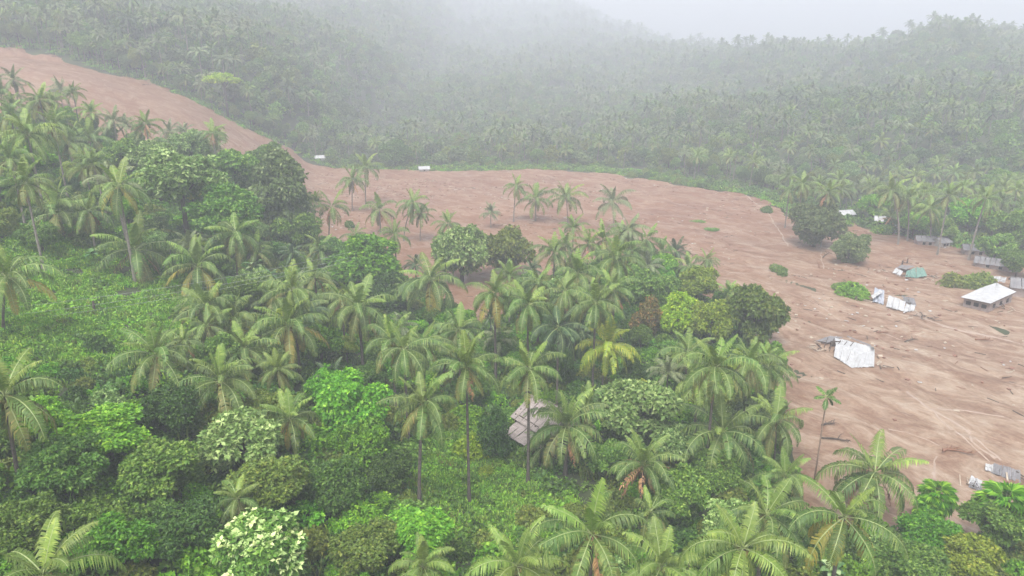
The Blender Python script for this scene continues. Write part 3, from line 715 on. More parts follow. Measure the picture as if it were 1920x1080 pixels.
# u, v of crown centre, width px, height/width, shape, colour, label, base px
TREES = [
 (335, 335, 175, .85, 'open', 'pale', 'big pale green leafy tree in the upper left grove', None),
 (290, 300, 100, .9, 'open', 'pale', 'white tipped tree just below the lip of the scar', None),
 (432, 318, 110, .9, 'open', 'mid', 'leafy tree between the pale tree and the tall dark one', None),
 (525, 355, 140, 1.15, 'column', 'grey', 'tall dense grey green tree at the left end of the mud', None),
 (420, 395, 130, .9, 'round', 'mid', 'tree filling the gap under the pale tree', None),
 (468, 340, 90, 1.0, 'round', 'pale', 'pale leafed tree left of the tall dense one', None),
 (685, 487, 160, .75, 'round', 'bright', 'wide bright green tree in the mid grove', None),
 (865, 475, 116, 1.15, 'open', 'pale', 'tree with pale shiny leaves before the mud', None),
 (950, 470, 108, 1.1, 'open', 'olive', 'round olive tree before the mud', None),
 (1272, 590, 88, 1.15, 'round', 'yellow', 'bright yellow green tree', None),
 (1335, 600, 95, 1.1, 'open', 'yolive', 'yellowish olive tree beside the bright yellow green one', None),
 (1310, 530, 90, .8, 'round', 'yolive', 'brownish yellow crown behind the yellow green trees', None),
 (1225, 540, 100, .9, 'round', 'mid', 'dull green tree left of the brownish yellow crown', None),
 (1415, 590, 125, 1.2, 'open', 'olive', 'tall dark olive tree with brown tinges at the mud edge', None),
 (1440, 680, 80, 1.2, 'column', 'mid', 'dense tree under the tall olive one at the mud edge', None),
 (1210, 605, 78, 1.3, 'column', 'brown', 'reddish brown tree right of the yellow palm', None),
 (1200, 765, 175, .8, 'open', 'pale', 'light green tree with whitish leaves right of the hut', None),
 (1270, 830, 100, .9, 'open', 'pale', 'light green tree in front of the whitish leaved one', None),
 (1420, 775, 100, 1.1, 'round', 'grey', 'fine leafed grey green tree beside the mud', None),
 (655, 760, 150, 1.0, 'round', 'bright', 'bright green tree left of the tall trunks', None),
 (680, 830, 110, 1.1, 'round', 'bright', 'lower bright green tree by the tall trunks', None),
 (625, 905, 120, 1.0, 'round', 'dark', 'dark green tree above the blossoming tree', None),
 (730, 880, 90, 1.0, 'round', 'dark', 'deep green tree at the left of the tall trunks', None),
 (455, 830, 165, .9, 'open', 'pale', 'pale speckled tree in the lower left', None),
 (500, 900, 150, .7, 'round', 'olive', 'dull green tree under the pale speckled one', None),
 (490, 1030, 185, .9, 'open', 'mid', 'tree covered with creamy white blossom', None),
 (200, 810, 170, .6, 'open', 'bright', 'spreading light green tree in the lower left thicket', None),
 (300, 880, 150, .8, 'open', 'mid', 'tree with a few whitish leaf tufts in the lower left', None),
 (120, 870, 150, .8, 'round', 'mid', 'round green tree at the lower left edge', None),
 (225, 1020, 130, .9, 'round', 'bright', 'bright leafy tree above the corner palm', None),
 (50, 985, 140, .8, 'round', 'mid', 'green tree at the left edge above the corner palm', None),
 (340, 990, 130, .9, 'round', 'dark', 'dark tree left of the blossoming tree', None),
 (430, 150, 74, .6, 'umbrella', 'yellow', 'lone tall tree with flat light crown beyond the scar', (428, 222)),
 (347, 148, 30, .9, 'round', 'dark', 'small dark tree at the far rim of the scar', None),
 (740, 287, 56, 1.0, 'round', 'dark', 'dark round tree at the far edge of the mud', None),
 (645, 215, 90, 1.0, 'round', 'grey', 'big grey tree on the hillside beyond the mud', None),
 (1525, 418, 104, 1.0, 'round', 'grey', 'big round mango tree standing in the mud', (1525, 466)),
 (1588, 466, 68, 1.15, 'round', 'grey', 'smaller round tree on the mud right of the mango tree', (1590, 497)),
 (1885, 345, 120, .8, 'round', 'bright', 'bright green tree at the right edge below the hill', None),
 (1905, 430, 90, 1.1, 'round', 'mid', 'dense green tree at the right edge over the sheds', None),
 (1820, 400, 80, .9, 'open', 'bright', 'light green tree behind the leaning pale trunks', None),
 (1640, 385, 60, .9, 'open', 'bright', 'light green tree at the left of the hazy grove', None),
 (930, 815, 84, 1.4, 'column', 'dark', 'dark drooping tree at the left side of the hut', None),
 (780, 1000, 145, .8, 'open', 'bright', 'bright bush like tree at the bottom of the grass', None),
 (685, 1030, 130, .8, 'round', 'olive', 'olive tree right of the blossoming tree', None),
 (1280, 925, 120, 1.0, 'open', 'mid', 'leafy tree below the withered palm', None),
 (1340, 880, 90, 1.0, 'round', 'mid', 'small tree under the palm with parted fronds', None),
 (1820, 1045, 125, .7, 'round', 'yolive', 'yellowish bushy tree at the bottom right corner', None),
 (1745, 1000, 110, .8, 'round', 'bright', 'green bushy tree under the left fan palm', None),
 (1710, 1060, 130, .7, 'open', 'mid', 'green tree at the bottom edge left of the yellowish one', None),
 (830, 590, 70, 1.0, 'round', 'mid', 'small tree under the palm with yellow fronds', None),
 (730, 545, 90, .9, 'round', 'dark', 'dark tree at the foot of the wide bright one', None),
 (600, 640, 90, .9, 'open', 'bright', 'bright green tree right of the skirted palm', None),
 (1140, 860, 90, .9, 'open', 'mid', 'tree between the hut and the withered palm', None),
 (1480, 1000, 100, .8, 'round', 'dark', 'dark tree among the bottom right palms', None),
 (1180, 530, 80, .9, 'round', 'mid', 'green tree below the largest cluster palm', None),
 (75, 440, 70, .8, 'round', 'mid', 'small tree at the top left corner of the clearing', None),
 (1868, 462, 70, .9, 'open', 'mid', 'leafy tree hanging over the low shed', None),
 (1910, 490, 60, .9, 'round', 'mid', 'small round tree at the right edge beside the low shed', None),
 (1715, 418, 55, .9, 'open', 'bright', 'light green tree between the trunks of the hazy grove', None),
 (1765, 430, 55, 1.0, 'open', 'mid', 'green tree behind the leaning pale trunk', None),
 (620, 470, 80, .8, 'open', 'mid', 'leafy tree at the foot of the tall dense one', None),
 (560, 430, 90, .9, 'round', 'mid', 'green tree under the tall dense one', None),
 (1140, 520, 80, .9, 'open', 'mid', 'green tree under the mud edge cluster', None),
 (1240, 500, 70, .9, 'open', 'bright', 'fresh green tree behind the brownish yellow crown', None),
 (1380, 560, 60, .9, 'open', 'yolive', 'yellowish tree between the bright and the tall olive one', None),
 (355, 272, 80, .9, 'open', 'pale', 'pale tree on the lip of the scar right of the white tipped one', None),
 (500, 300, 90, .9, 'open', 'mid', 'green tree at the top of the tall dense one', None),
 (230, 290, 80, .9, 'open', 'mid', 'green tree among the upper left palms', None),
 (60, 300, 80, .9, 'open', 'bright', 'light green tree at the left edge of the grove', None),
]
for i, (u, v, w, asp, kind, colr, lab, b) in enumerate(TREES):
    if not lab: continue
    x, y, R0, hc = place_tree(u, v, w, base=b, hf=1.5 if (v < 420 and u < 600) else .95)
    broadleaf(x, y, R0, asp, kind, colr, lab, 'leafy trees', 40 + i, hc=hc, blossom='blossom' in lab and 'covered' in lab, name='mango_tree' if 'mango tree s' in lab else 'broadleaf_tree')
# shrubs one can tell apart
SHRUBS = [
 (885, 838, 84, .9, 'yellow', 'yellow green bush on the grass behind the tallest trunk'),
 (912, 886, 44, .8, 'yellow', 'small yellow green bush on the grass'),
 (1600, 548, 62, .7, 'bright', 'green bush on the mud left of the crumpled white sheets'),
 (1578, 538, 34, .8, 'mid', 'dark end of the bush on the mud'),
 (1458, 506, 34, .9, 'mid', 'lone small bush in the middle of the mud'),
 (1468, 515, 22, .8, 'mid', 'tiny bush touching the lone one on the mud'),
 (1790, 528, 60, .8, 'olive', 'tangle of uprooted branches behind the white roofed house'),
 (1830, 530, 64, .8, 'olive', 'heap of torn greenery right behind the white roof'),
 (1690, 425, 70, .9, 'dark', 'dark bush at the foot of the hazy grove'),
 (1655, 432, 40, .9, 'mid', 'bush at the left foot of the hazy grove'),
 (185, 650, 50, 1.4, 'dark', 'dark upright bush in the clearing'),
 (80, 565, 24, .9, 'mid', 'small bush on the grass of the clearing'),
 (1310, 412, 34, .25, 'mid', 'flat patch of green growth left on the mud'),
 (1335, 428, 30, .25, 'mid', 'flat green strip below the patch on the mud'),
 (655, 425, 22, 1.3, 'mid', 'small upright bush on the left mud'),
 (1440, 395, 30, .7, 'mid', 'low bush at the far mud edge near the mango tree'),
]
for i, (u, v, w, asp, colr, lab) in enumerate(SHRUBS):
    x, y, R0, hc = place_tree(u, v, w, .3, .2)
    broadleaf(x, y, R0, asp, 'shrub', colr, lab, 'bushes', 300 + i, name='shrub', cat='bush')

# fan palms, areca, banana plants
def fan_leaf(r, Rr, m):
    mb = MB(); n = 18
    for k in range(n):
        a = R(-125 + 250 * (k + .5) / n); w = R(250 / n) * .52
        tip = (math.cos(a) * Rr, math.sin(a) * Rr, -.35 * Rr * r.uniform(.5, 1.2)); s = .62
        p1 = (math.cos(a - w) * Rr * s, math.sin(a - w) * Rr * s, .03); p2 = (math.cos(a + w) * Rr * s, math.sin(a + w) * Rr * s, -.04)
        mb.add([(0, 0, 0), p1, tip, p2], [(0, 1, 2), (0, 2, 3)], 0, r.random())
    return mb
fan_me = [fan_leaf(random.Random(i), 1.05, 0).me('fan_leaf', [LM['bright']]) for i in range(2)]
fan_dead = fan_leaf(random.Random(9), .95, 0).me('fan_leaf', [M['frond_dead']])
def fan_palm(u, v, w, base, lab, brown):
    b, top, _ = place_palm(u, v, w, base); t = top[1] / ray(u, v)[1]; s = w * t / F / 4.4
    root = empty('fan_palm', tuple(b), lab, 'palm tree', 'fan palms'); h = top[2] - b[2]; r = random.Random(int(u))
    mb = MB(); mb.tube([(0, 0, -.5), (0, 0, h * .5), (0, 0, h)], [.16, .13, .1], 8); mb.build('trunk', M['trunk'], root)
    for k in range(34):
        e = 80 - 130 * k / 33; a = k * 2.4; L = 1.45 * s * r.uniform(.85, 1.1)
        d = Vector((math.cos(R(e)) * math.cos(a), math.cos(R(e)) * math.sin(a), math.sin(R(e)))); q = d * L
        dead = brown and -30 < e < 2 and r.random() < .75
        st = MB(); st.tube([(0, 0, 0), tuple(q * .6), tuple(q)], [.03 * s, .025 * s, .02 * s], 4)
        pl = st.build('petiole', M['rachis_dead' if dead else 'rachis'], root, loc=(0, 0, h))
        o = link('fan_leaf', fan_dead if dead else fan_me[k % 2], root, loc=(q.x, q.y, h + q.z), rot=(0, R(-e + 35), a), scale=s)
        if dead: o['label'] = 'withered brown fan leaf'
fan_palm(1745, 935, 74, (1742, 1000), 'small fan palm left of the one with the brown skirt', False)
fan_palm(1862, 955, 112, (1858, 1045), 'fan palm with a rust brown skirt of withered leaves', True)
fan_palm(1745, 958, 60, (1728, 1010), 'lower fan palm with drooping leaves', False)
# areca
def areca():
    b, top, _ = place_palm(1550, 745, 36, (1525, 912)); t = top[1] / ray(1550, 745)[1]
    root = empty('areca_palm', tuple(b), 'slim palm with thin reddish trunk standing alone against the mud', 'palm tree'); d = top - b
    mb = MB(); mb.tube([(0, 0, -.5), (d[0] * .3, d[1] * .3, d[2] * .4), (d[0] * .75, d[1] * .75, d[2] * .8), tuple(d)], [.11, .09, .08, .07], 8); mb.build('trunk', M['areca'], root, smooth=True)
    r = np.random.default_rng(3)
    for k in range(9):
        g = frond_geo(1.7, 70 - 14 * k * .9, 45, r, nl=13, lw=.16, hang=.5, ll=.5, bare=.2)
        link('frond', mesh('frond', g[0], g[1], [LM['dark'], M['rachis']], g[2], {'v': g[3]}), root, loc=tuple(d), rot=(0, 0, k * 2.4))
M['areca'] = surf_mat('areca_trunk', (.2, .13, .1), (.3, .22, .17), 2, .8, .3)
areca()
def banana(u, v, h, lab):
    p = hit(u, v, h * .6); root = empty('banana_plant', (p[0], p[1], Tf(p[0], p[1])), lab, 'banana plant', 'banana plants'); r = random.Random(int(u * 3 + v))
    mb = MB(); mb.tube([(0, 0, -.2), (0, 0, h * .3), (0.05, 0, h * .6)], [.16, .13, .08], 7); mb.build('stem', LM['mid'], root)
    for k in range(8):
        L = h * .6 * r.uniform(.8, 1.1); e0 = R(75 - 7 * k); a = k * 2.4; mb = MB(); V = []; Fc = []; pos = np.array([0.0, 0, 0]); n = 8
        for i in range(n + 1):
            s = i / n; e = e0 - R(95) * s ** 1.4; w = .42 * math.sin(math.pi * min(1, .08 + s * .95)) ** .6 * (1 if i < n else .1)
            V += [pos + [0, -w, .12 * w + (-.06 if i % 2 else 0)], pos, pos + [0, w, .12 * w + (-.05 if i % 3 else 0)]]; pos = pos + np.array([math.cos(e), 0, math.sin(e)]) * L / n
            if i < n: b = i * 3; Fc += [(b, b + 1, b + 4, b + 3), (b + 1, b + 2, b + 5, b + 4)]
        mb.add(V, Fc, 0, r.random()); mb.build('leaf', LM['banana'], root, loc=(0, 0, h * .58), rot=(0, 0, a))
for u, v, h, lab in [(478, 500, 4.5, 'banana plant with bluish leaves right of the dark bare trunk'), (505, 520, 4, 'banana plant beside the bluish leaved one'),
                     (485, 580, 4, 'banana plant behind the skirted palm'), (175, 478, 2.6, 'low banana plant left of the broad palm'), (1560, 1075, 3, 'banana plant at the bottom edge')]: banana(u, v, h, lab)

# ---------------------------------------------------------------- filling growth
MARKS = [(u, v, lab) for (u, v, w, b, st, lab) in PALMS] + [(t[0], t[1], t[6]) for t in TREES if t[6]] + [(s_[0], s_[1], s_[5]) for s_ in SHRUBS]
MARKS += [(1600, 662, 'large white roof sheet lying bent on the mud'), (1855, 550, 'buried house with a bright white roof'), (795, 323, 'tiny white hut at the far edge of the mud'), (600, 303, 'tiny white hut at the end of the red scar'), (1225, 303, 'white hut glimpsed beyond the mud'), (1040, 780, 'old hut with pinkish tin roof')]
MARKS = [m for m in MARKS if len(m[2].split()) <= 10]
used_labels = {}
def near_label(pre, x, y, z):
    u, v = [float(q) for q in project(np.array([x, y, z]))]
    for m in sorted(MARKS, key=lambda m: math.hypot(m[0] - u, m[1] - v))[:45]:
        dx, dy = u - m[0], v - m[1]
        if abs(dx) > 1.4 * abs(dy): d = 'right of' if dx > 0 else 'left of'
        else: d = 'below' if dy > 0 else 'above'
        l = '%s %s the %s' % (pre, d, m[2])
        if l not in used_labels and len(l.split()) <= 16: used_labels[l] = 1; return l
    return '%s %s' % (pre, 'between many like it on the hazy slope' if y > 250 else 'among the crowded greenery')
SW = dict(n='green', g='grey green', v='bright green', d='dark', b='brownish', y='yellow', w='bright', yl='yellow skirted')
OPEN = [(u, v) for (u, v, *_r) in PALMS] + [(1000, 775), (1030, 790), (1060, 790), (1020, 850), (1545, 790), (1535, 860), (1550, 750), (880, 760), (880, 820), (880, 880), (880, 930), (787, 850), (787, 900), (990, 850), (990, 890), (885, 838), (912, 886),
  (540, 680), (680, 650), (448, 500), (178, 580), (1200, 930), (895, 520), (860, 590), (1120, 490), (590, 430), (1500, 700), (1490, 600), (1650, 800), (1560, 860), (1760, 900)] + [(u, v) for (u, v, w, *_r) in TREES if _r[-2]] 
OPEN_D = []
for (u, v) in OPEN: OPEN_D.append(hit(u, v, 8)[1])
n0 = len(OPEN); GR = [(u, v) for u in range(20, 331, 32) for v in range(500, 691, 28)] + [(u, v) for u in range(810, 960, 30) for v in range(840, 970, 25)]
OPEN += GR; OPEN_D += [hit(u, v, 0)[1] for u, v in GR]
OPEN = np.array(OPEN, float); OPEN_D = np.array(OPEN_D); OPEN_R = np.zeros(len(OPEN)); nt0 = len([1 for t in TREES if t[6]]); OPEN_R[n0 - nt0:n0] = [t[2] * .33 for t in TREES if t[6]]
def covers(x, y, z, R0, tol=1.0):
    u, v = project(np.array([x, y, z])); r = R0 * F / math.hypot(x, y, z - 50) * tol
    return bool(((np.hypot(OPEN[:, 0] - u, OPEN[:, 1] - v) < r + OPEN_R) & (OPEN_D > y - 4)).any())
forest_px_clear = [  # grass clearings, traced on the ground
 np.array([hit(u, v)[:2] for u, v in [(-60, 470), (120, 455), (240, 500), (330, 520), (345, 600), (300, 640), (230, 690), (150, 690), (60, 700), (-60, 690)]]),
 np.array([hit(u, v)[:2] for u, v in [(800, 830), (850, 800), (925, 800), (960, 890), (990, 905), (1050, 930), (1000, 990), (930, 1010), (850, 1000), (770, 960), (770, 880)]])]
def min_dist(x, y, A, rmul=1.0):
    if not len(A): return 1e9
    A = np.asarray(A); return float((np.hypot(A[:, 0] - x, A[:, 1] - y) - A[:, 2] * rmul).min())
def poisson(n, x0, x1, y0, y1, dmin, cond, seed, tries=30000):
    r = np.random.default_rng(seed); cell = {}; out = []
    for _ in range(tries):
        x, y = r.uniform(x0, x1), r.uniform(y0, y1); ci, cj = int(x // dmin), int(y // dmin)
        if any((x - a) ** 2 + (y - b) ** 2 < dmin * dmin for i in (-1, 0, 1) for j in (-1, 0, 1) for a, b in cell.get((ci + i, cj + j), [])): continue
        cell.setdefault((ci, cj), []).append((x, y)); out.append((x, y))
        if len(out) >= n: break
    P = np.array(out); return P[cond(P)]
def infront(P, m=60):
    u, v = project(np.column_stack([P, T(P[:, 0], P[:, 1]) + 3])); return (u > -m) & (u < 1920 + m) & (v < 1080 + 120) & (v > -40) & (P[:, 1] > 25)
yb = lambda P: np.interp(P[:, 0], YBX, YBY)
# shrubs under the palms
def near_forest(P): 
    c = infront(P) & (in_mud(P[:, 0], P[:, 1]) < -1.2) & (P[:, 1] < yb(P) - 6)
    for q in forest_px_clear: c &= poly_sd(P[:, 0], P[:, 1], q) < 0
    return c
hut_c = plane(1040, 830, 0); 
S = poisson(9999, -190, 80, 30, 330, 2.5, near_forest, 5, 60000)
S = S[np.argsort(np.hypot(S[:, 0], S[:, 1]))]
S = np.array([p for p in S if np.hypot(p[0] - hut_c[0], p[1] - hut_c[1]) > 8.5 and not (abs(p[0] - hut_c[0]) < 6 and 0 < hut_c[1] - p[1] < 16)])
cols = ['mid', 'bright', 'dark', 'mid', 'olive', 'bright', 'dark', 'pale', 'grey']
CW = dict(bright='bright green', mid='green', dark='dark green', olive='olive green', pale='pale leafed', grey='grey green')
nsh = 0
spx = []
for i, (x, y) in enumerate(S):
    r = random.Random(i * 7 + 1); R0 = r.choice([1.3, 1.7, 2.1, 2.6]) * r.uniform(.9, 1.15)
    nz = float(vnoise(x / 14, y / 14)); cc = cols[int((nz * .5 + .5) * 5 + r.random() * 4) % 9]
    if min_dist(x, y, palm_xy, .35) < 1: R0 *= .7
    if covers(x, y, Tf(x, y) + R0 * .5, R0, .8): R0 *= .6
    if R0 > 1.1 and covers(x, y, Tf(x, y) + R0 * .5, R0, .5): continue
    if nsh < 280:
        nsh += 1
        broadleaf(x, y, R0, r.uniform(.8, 1.25), 'shrub', cc, near_label(CW[cc] + ' shrub', x, y, Tf(x, y) + 1), 'shrubs under the trees', i, name='shrub', cat='bush')
    else: spx.append((x, y, R0, cc))

# stuff scattered with geometry nodes
src_cols = {}
def scatter(name, P, rz, scl, idx, meshes, label, tilt=None):
    c = bpy.data.collections.new(name + '_source')
    for i, me in enumerate(meshes): c.objects.link(bpy.data.objects.new('%s_%02d' % (name, i), me))
    me = bpy.data.meshes.new(name); me.vertices.add(len(P)); me.vertices.foreach_set('co', np.asarray(P, np.float32).ravel())
    rot = np.zeros((len(P), 3), np.float32); rot[:, 2] = rz
    if tilt is not None: rot[:, :2] = tilt
    a = me.attributes.new('rot', 'FLOAT_VECTOR', 'POINT'); a.data.foreach_set('vector', rot.ravel())
    a = me.attributes.new('scl', 'FLOAT', 'POINT'); a.data.foreach_set('value', np.asarray(scl, np.float32))
    a = me.attributes.new('idx', 'INT', 'POINT'); a.data.foreach_set('value', np.asarray(idx, np.int32))
    o = link(name, me); tag(o, label, None, None, 'stuff')
    ng = bpy.data.node_groups.new(name, 'GeometryNodeTree')
    ng.interface.new_socket('Geometry', in_out='INPUT', socket_type='NodeSocketGeometry'); ng.interface.new_socket('Geometry', in_out='OUTPUT', socket_type='NodeSocketGeometry')
    gi = ng.nodes.new('NodeGroupInput'); go = ng.nodes.new('NodeGroupOutput'); ip = ng.nodes.new('GeometryNodeInstanceOnPoints')
    ci = ng.nodes.new('GeometryNodeCollectionInfo'); ci.inputs['Collection'].default_value = c; ci.inputs['Separate Children'].default_value = True; ci.inputs['Reset Children'].default_value = True
    def na(n, t): q = ng.nodes.new('GeometryNodeInputNamedAttribute'); q.data_type = t; q.inputs['Name'].default_value = n; return q.outputs['Attribute']
    ip.inputs['Pick Instance'].default_value = True
    L = ng.links.new
    L(gi.outputs[0], ip.inputs['Points']); L(ci.outputs[0], ip.inputs['Instance']); L(na('idx', 'INT'), ip.inputs['Instance Index']); L(na('rot', 'FLOAT_VECTOR'), ip.inputs['Rotation']); L(na('scl', 'FLOAT'), ip.inputs['Scale'])
    L(ip.outputs[0], go.inputs[0])
    md = o.modifiers.new('scatter', 'NODES'); md.node_group = ng
    return o
def shade(me, mat):
    m2 = me.copy(); m2.materials.clear(); m2.materials.append(mat); return m2
# middling trees between the listed ones
G = poisson(9999, -150, 75, 40, 250, 6.5, near_forest, 33)
kf = 0
for x, y in G[np.argsort(G[:, 1])]:
    r = random.Random(kf * 3 + 5); R0 = r.uniform(1.9, 3.5); hc = R0 * r.uniform(1.0, 1.5) + .6
    if min_dist(x, y, tree_xy[:58], .75) < R0 * .5 or min_dist(x, y, palm_xy, .2) < R0 * .5 or covers(x, y, Tf(x, y) + hc, R0, 1.15): continue
    if np.hypot(x - hut_c[0], y - hut_c[1]) < 9 + R0 or (abs(x - hut_c[0]) < 7 and 0 < hut_c[1] - y < 22): continue
    kf += 1; cc = r.choice(['bright', 'mid', 'pale', 'dark', 'olive', 'bright', 'mid', 'yolive'])
    broadleaf(x, y, R0, r.uniform(.8, 1.3), r.choice(['round', 'open', 'open', 'column']), cc, near_label(dict(CW, yolive='yellowish green')[cc] + ' leafy tree', x, y, Tf(x, y) + hc), 'small trees between the near palms', 21000 + kf, hc=hc)
print('filler trees', kf)
# remaining shrubs
keys = ['bright', 'mid', 'dark', 'olive', 'pale', 'grey']
sm = [shade(KN['shrub'][i % 5]['me'], LM[k]) for i, k in enumerate(keys)]
if spx:
    A = np.array([(x, y, Tf(x, y) + r0 * .28) for x, y, r0, _ in spx])
    scatter('shrubbery', A, rng.uniform(0, 6.28, len(A)), [q[2] for q in spx], [keys.index(q[3]) for q in spx], sm, 'mixed green shrubbery filling the forest floor')
# ground cover clumps
def clump(seed, n, size, hgt, mat):
    r = np.random.default_rng(seed); C = np.column_stack([r.normal(size=(n, 2)) * .42, np.abs(r.normal(size=n)) * hgt]); Nn = np.column_stack([C[:, :2] * .8, np.full(n, .8)]) + r.normal(size=(n, 3)) * .2
    Nn /= np.linalg.norm(Nn, axis=1)[:, None]; V, Fc, A = clusters(C, Nn, r, 4, size, .8, .15); return mesh('clump', V, Fc, [mat], None, {'v': A})
def tuft(seed, n, hgt, mat):
    r = np.random.default_rng(seed); mb = MB()
    for k in range(n):
        x, y = r.normal(size=2) * .4; a = r.uniform(0, 6.28); h = hgt * r.uniform(.5, 1.2); w = .05; l = h * r.uniform(.2, .7); c, s = math.cos(a), math.sin(a)
        mb.add([(x - s * w, y + c * w, 0), (x + s * w, y - c * w, 0), (x + c * l * .4 + s * w, y + s * l * .4 - c * w, h * .7), (x + c * l * .4 - s * w, y + s * l * .4 + c * w, h * .7), (x + c * l, y + s * l, h * .95)], [(0, 1, 2, 3), (3, 2, 4)], 0, r.random())
    return mb.me('tuft', [mat])
cl = [clump(1, 34, .28, .22, LM['grass']), clump(2, 34, .32, .3, LM['bright']), clump(3, 30, .35, .4, LM['mid']), tuft(4, 60, .55, LM['grass']), tuft(5, 60, .7, LM['mid']), clump(6, 26, .4, .35, LM['dark']), tuft(7, 50, .8, LM['olive'])]
def cover(P, prob): 
    r = np.random.default_rng(len(P)); return r.choice(len(cl), len(P), p=np.array(prob) / sum(prob))
for q, nm, lab, dens, pr_ in [(forest_px_clear[0], 'grass', 'low green weeds and grass covering the left clearing', 3.4, [5, 1, .3, 6, .6, .1, .2]), (forest_px_clear[1], 'grass', 'rough green grass between the hut and the tall trunks', 4.5, [4, 1.5, .3, 6, 2, .1, .3])]:
    a, b = q.min(0), q.max(0); n = int((b - a).prod() * dens); P = rng.uniform(a - 2, b + 2, (n, 2)); P = P[poly_sd(P[:, 0], P[:, 1], q) > -2.5]
    bare = vnoise(P[:, 0] / 5 + 3, P[:, 1] / 5) > .62 if q is forest_px_clear[0] else np.zeros(len(P), bool); P = P[~bare]
    scatter(nm, np.column_stack([P, T(P[:, 0], P[:, 1]) - .04]), rng.uniform(0, 6.28, len(P)), rng.uniform(.6, 1.25, len(P)), cover(P, pr_), cl, lab)
P = rng.uniform((-190, 30), (80, 330), (30000, 2)); P = P[near_forest(P) & (rng.random(len(P)) < np.clip(90 / P[:, 1], .25, 1))]
scatter('undergrowth', np.column_stack([P, T(P[:, 0], P[:, 1]) - .04]), rng.uniform(0, 6.28, len(P)), rng.uniform(.9, 1.9, len(P)), cover(P, [.5, 1, 2, .5, 1, 5, 1]), cl, 'dense low green undergrowth on the forest floor')  # mostly dark clumps, painting the shade of the hollows under the trees
P = rng.uniform((-320, 140), (260, 420), (60000, 2)); sd = in_mud(P[:, 0], P[:, 1]); P = P[(sd < -.5) & (sd > -14) & infront(P) & (P[:, 1] > yb(P) - 25)]
scatter('undergrowth', np.column_stack([P, T(P[:, 0], P[:, 1])]), rng.uniform(0, 6.28, len(P)), rng.uniform(1.1, 2.6, len(P)), cover(P, [3, 2, 2, 1, 1, 1, 1]), cl, 'hazy green weeds along the far edge of the mud')

# palms and trees in the groves that are not told apart, then the far forest
def left_grove(P): return infront(P) & (in_mud(P[:, 0], P[:, 1]) < -3) & (P[:, 1] < yb(P) - 8) & (P[:, 1] > 120) & (P[:, 0] < -28)
G = poisson(9999, -200, -20, 120, 330, 8.5, left_grove, 8)
k = 0
for x, y in G[np.argsort(G[:, 1])]:
    if min_dist(x, y, palm_xy, .6) < 3 or covers(x, y, Tf(x, y) + 9, 3.2): continue
    r = random.Random(k); k += 1; h = r.uniform(8, 13); z = Tf(x, y)
    st = r.choice('nnngv'); palm(np.array([x, y, z]), np.array([x + r.uniform(-1.2, 1.2), y, z + h]), r.uniform(.8, 1.05), st, near_label(SW[st] + ' palm', x, y, z + h), 'palms of the upper left grove', False, 5000 + k, pale=r.random() < .5)
def near_fill(P):
    c = near_forest(P) & (P[:, 1] < 150) & (P[:, 1] > 62); return c
G = poisson(9999, -75, 75, 60, 150, 8.0, near_fill, 18)
kk = 0
for x, y in G[np.argsort(G[:, 1])]:
    if min_dist(x, y, palm_xy, .6) < 3.0 or min_dist(x, y, tree_xy[:58], .7) < 1: continue
    if np.hypot(x - hut_c[0], y - hut_c[1]) < 12 or (abs(x - hut_c[0]) < 8 and y < hut_c[1]): continue
    if covers(x, y, Tf(x, y) + 5, 2.8): continue
    r = random.Random(kk + 900); kk += 1; h = r.uniform(4, 7.5); z = Tf(x, y)
    st = r.choice('nndgn'); palm(np.array([x, y, z]), np.array([x, y, z + h]), r.uniform(.6, .85), st, near_label('short %s palm' % SW[st], x, y, z + h), 'short palms between the near trees', False, 7000 + kk)
fx = [p[0] for p in far_px]; fy = [p[1] for p in far_px]; rr = random.Random(12); u = -20
RIM = []
while u < 590:
    for row in (0, 1):
        uu = u + rr.uniform(-5, 5) + row * 6; v = np.interp(uu, fx, fy) - 5 - row * 8; p = hit(uu, v)
        if p[1] > 700: continue
        tall = 1.0 if u < 285 else .5; lab = 'on the upper rim of the red scar'; RIM.append((p[0], p[1], 3.0))
        if rr.random() < .5: h = rr.uniform(11, 17) * (tall if u < 285 else .6); palm(p, p + np.array([rr.uniform(-1, 1), 0, h]), rr.uniform(.75, 1.0), rr.choice('ngg'), near_label('hazy %s palm on the scar rim' % ('tall' if h > 13 else 'short'), p[0], p[1], p[2] + h), 'palms on the rim of the scar', False, 15000 + int(uu * 10) + row, pale=True)
        else: R0 = rr.uniform(3.0, 4.6) * (1 if u < 285 else .62); broadleaf(p[0], p[1], R0, rr.uniform(.9, 1.3), rr.choice(['open', 'round', 'column']), rr.choice(['mid', 'grey', 'dark', 'olive']), near_label('hazy tree on the scar rim', p[0], p[1], p[2] + R0), 'trees on the rim of the scar', 16000 + int(uu * 10) + row, hc=R0 * 2.2)
    u += rr.uniform(11, 19) if u < 285 else rr.uniform(16, 26)
def far(P): return infront(P, 30) & (in_mud(P[:, 0], P[:, 1]) < -4.5) & (P[:, 1] > yb(P) + 2)
FP = poisson(99999, -620, 640, 110, 700, 6.3, far, 21, 90000)
FP2 = poisson(99999, -1000, 1000, 700, 1300, 10.0, far, 22, 70000); FP3 = poisson(99999, -1900, 1900, 1300, 2500, 17.0, far, 23, 60000); FP = np.concatenate([FP, FP2, FP3])
vis = FP[np.argsort(np.hypot(FP[:, 0], FP[:, 1]))]
def where(x, y):
    if x < -100: return 'beyond the red scar on the left slope'
    if x < 70: return 'beyond the flat middle of the mud'
    return 'at the foot of the hill on the right'
kinds = np.random.default_rng(77).random(len(vis)); nz = vnoise(vis[:, 0] / 40, vis[:, 1] / 40)
stp = []; stt = []; nt_ = 0
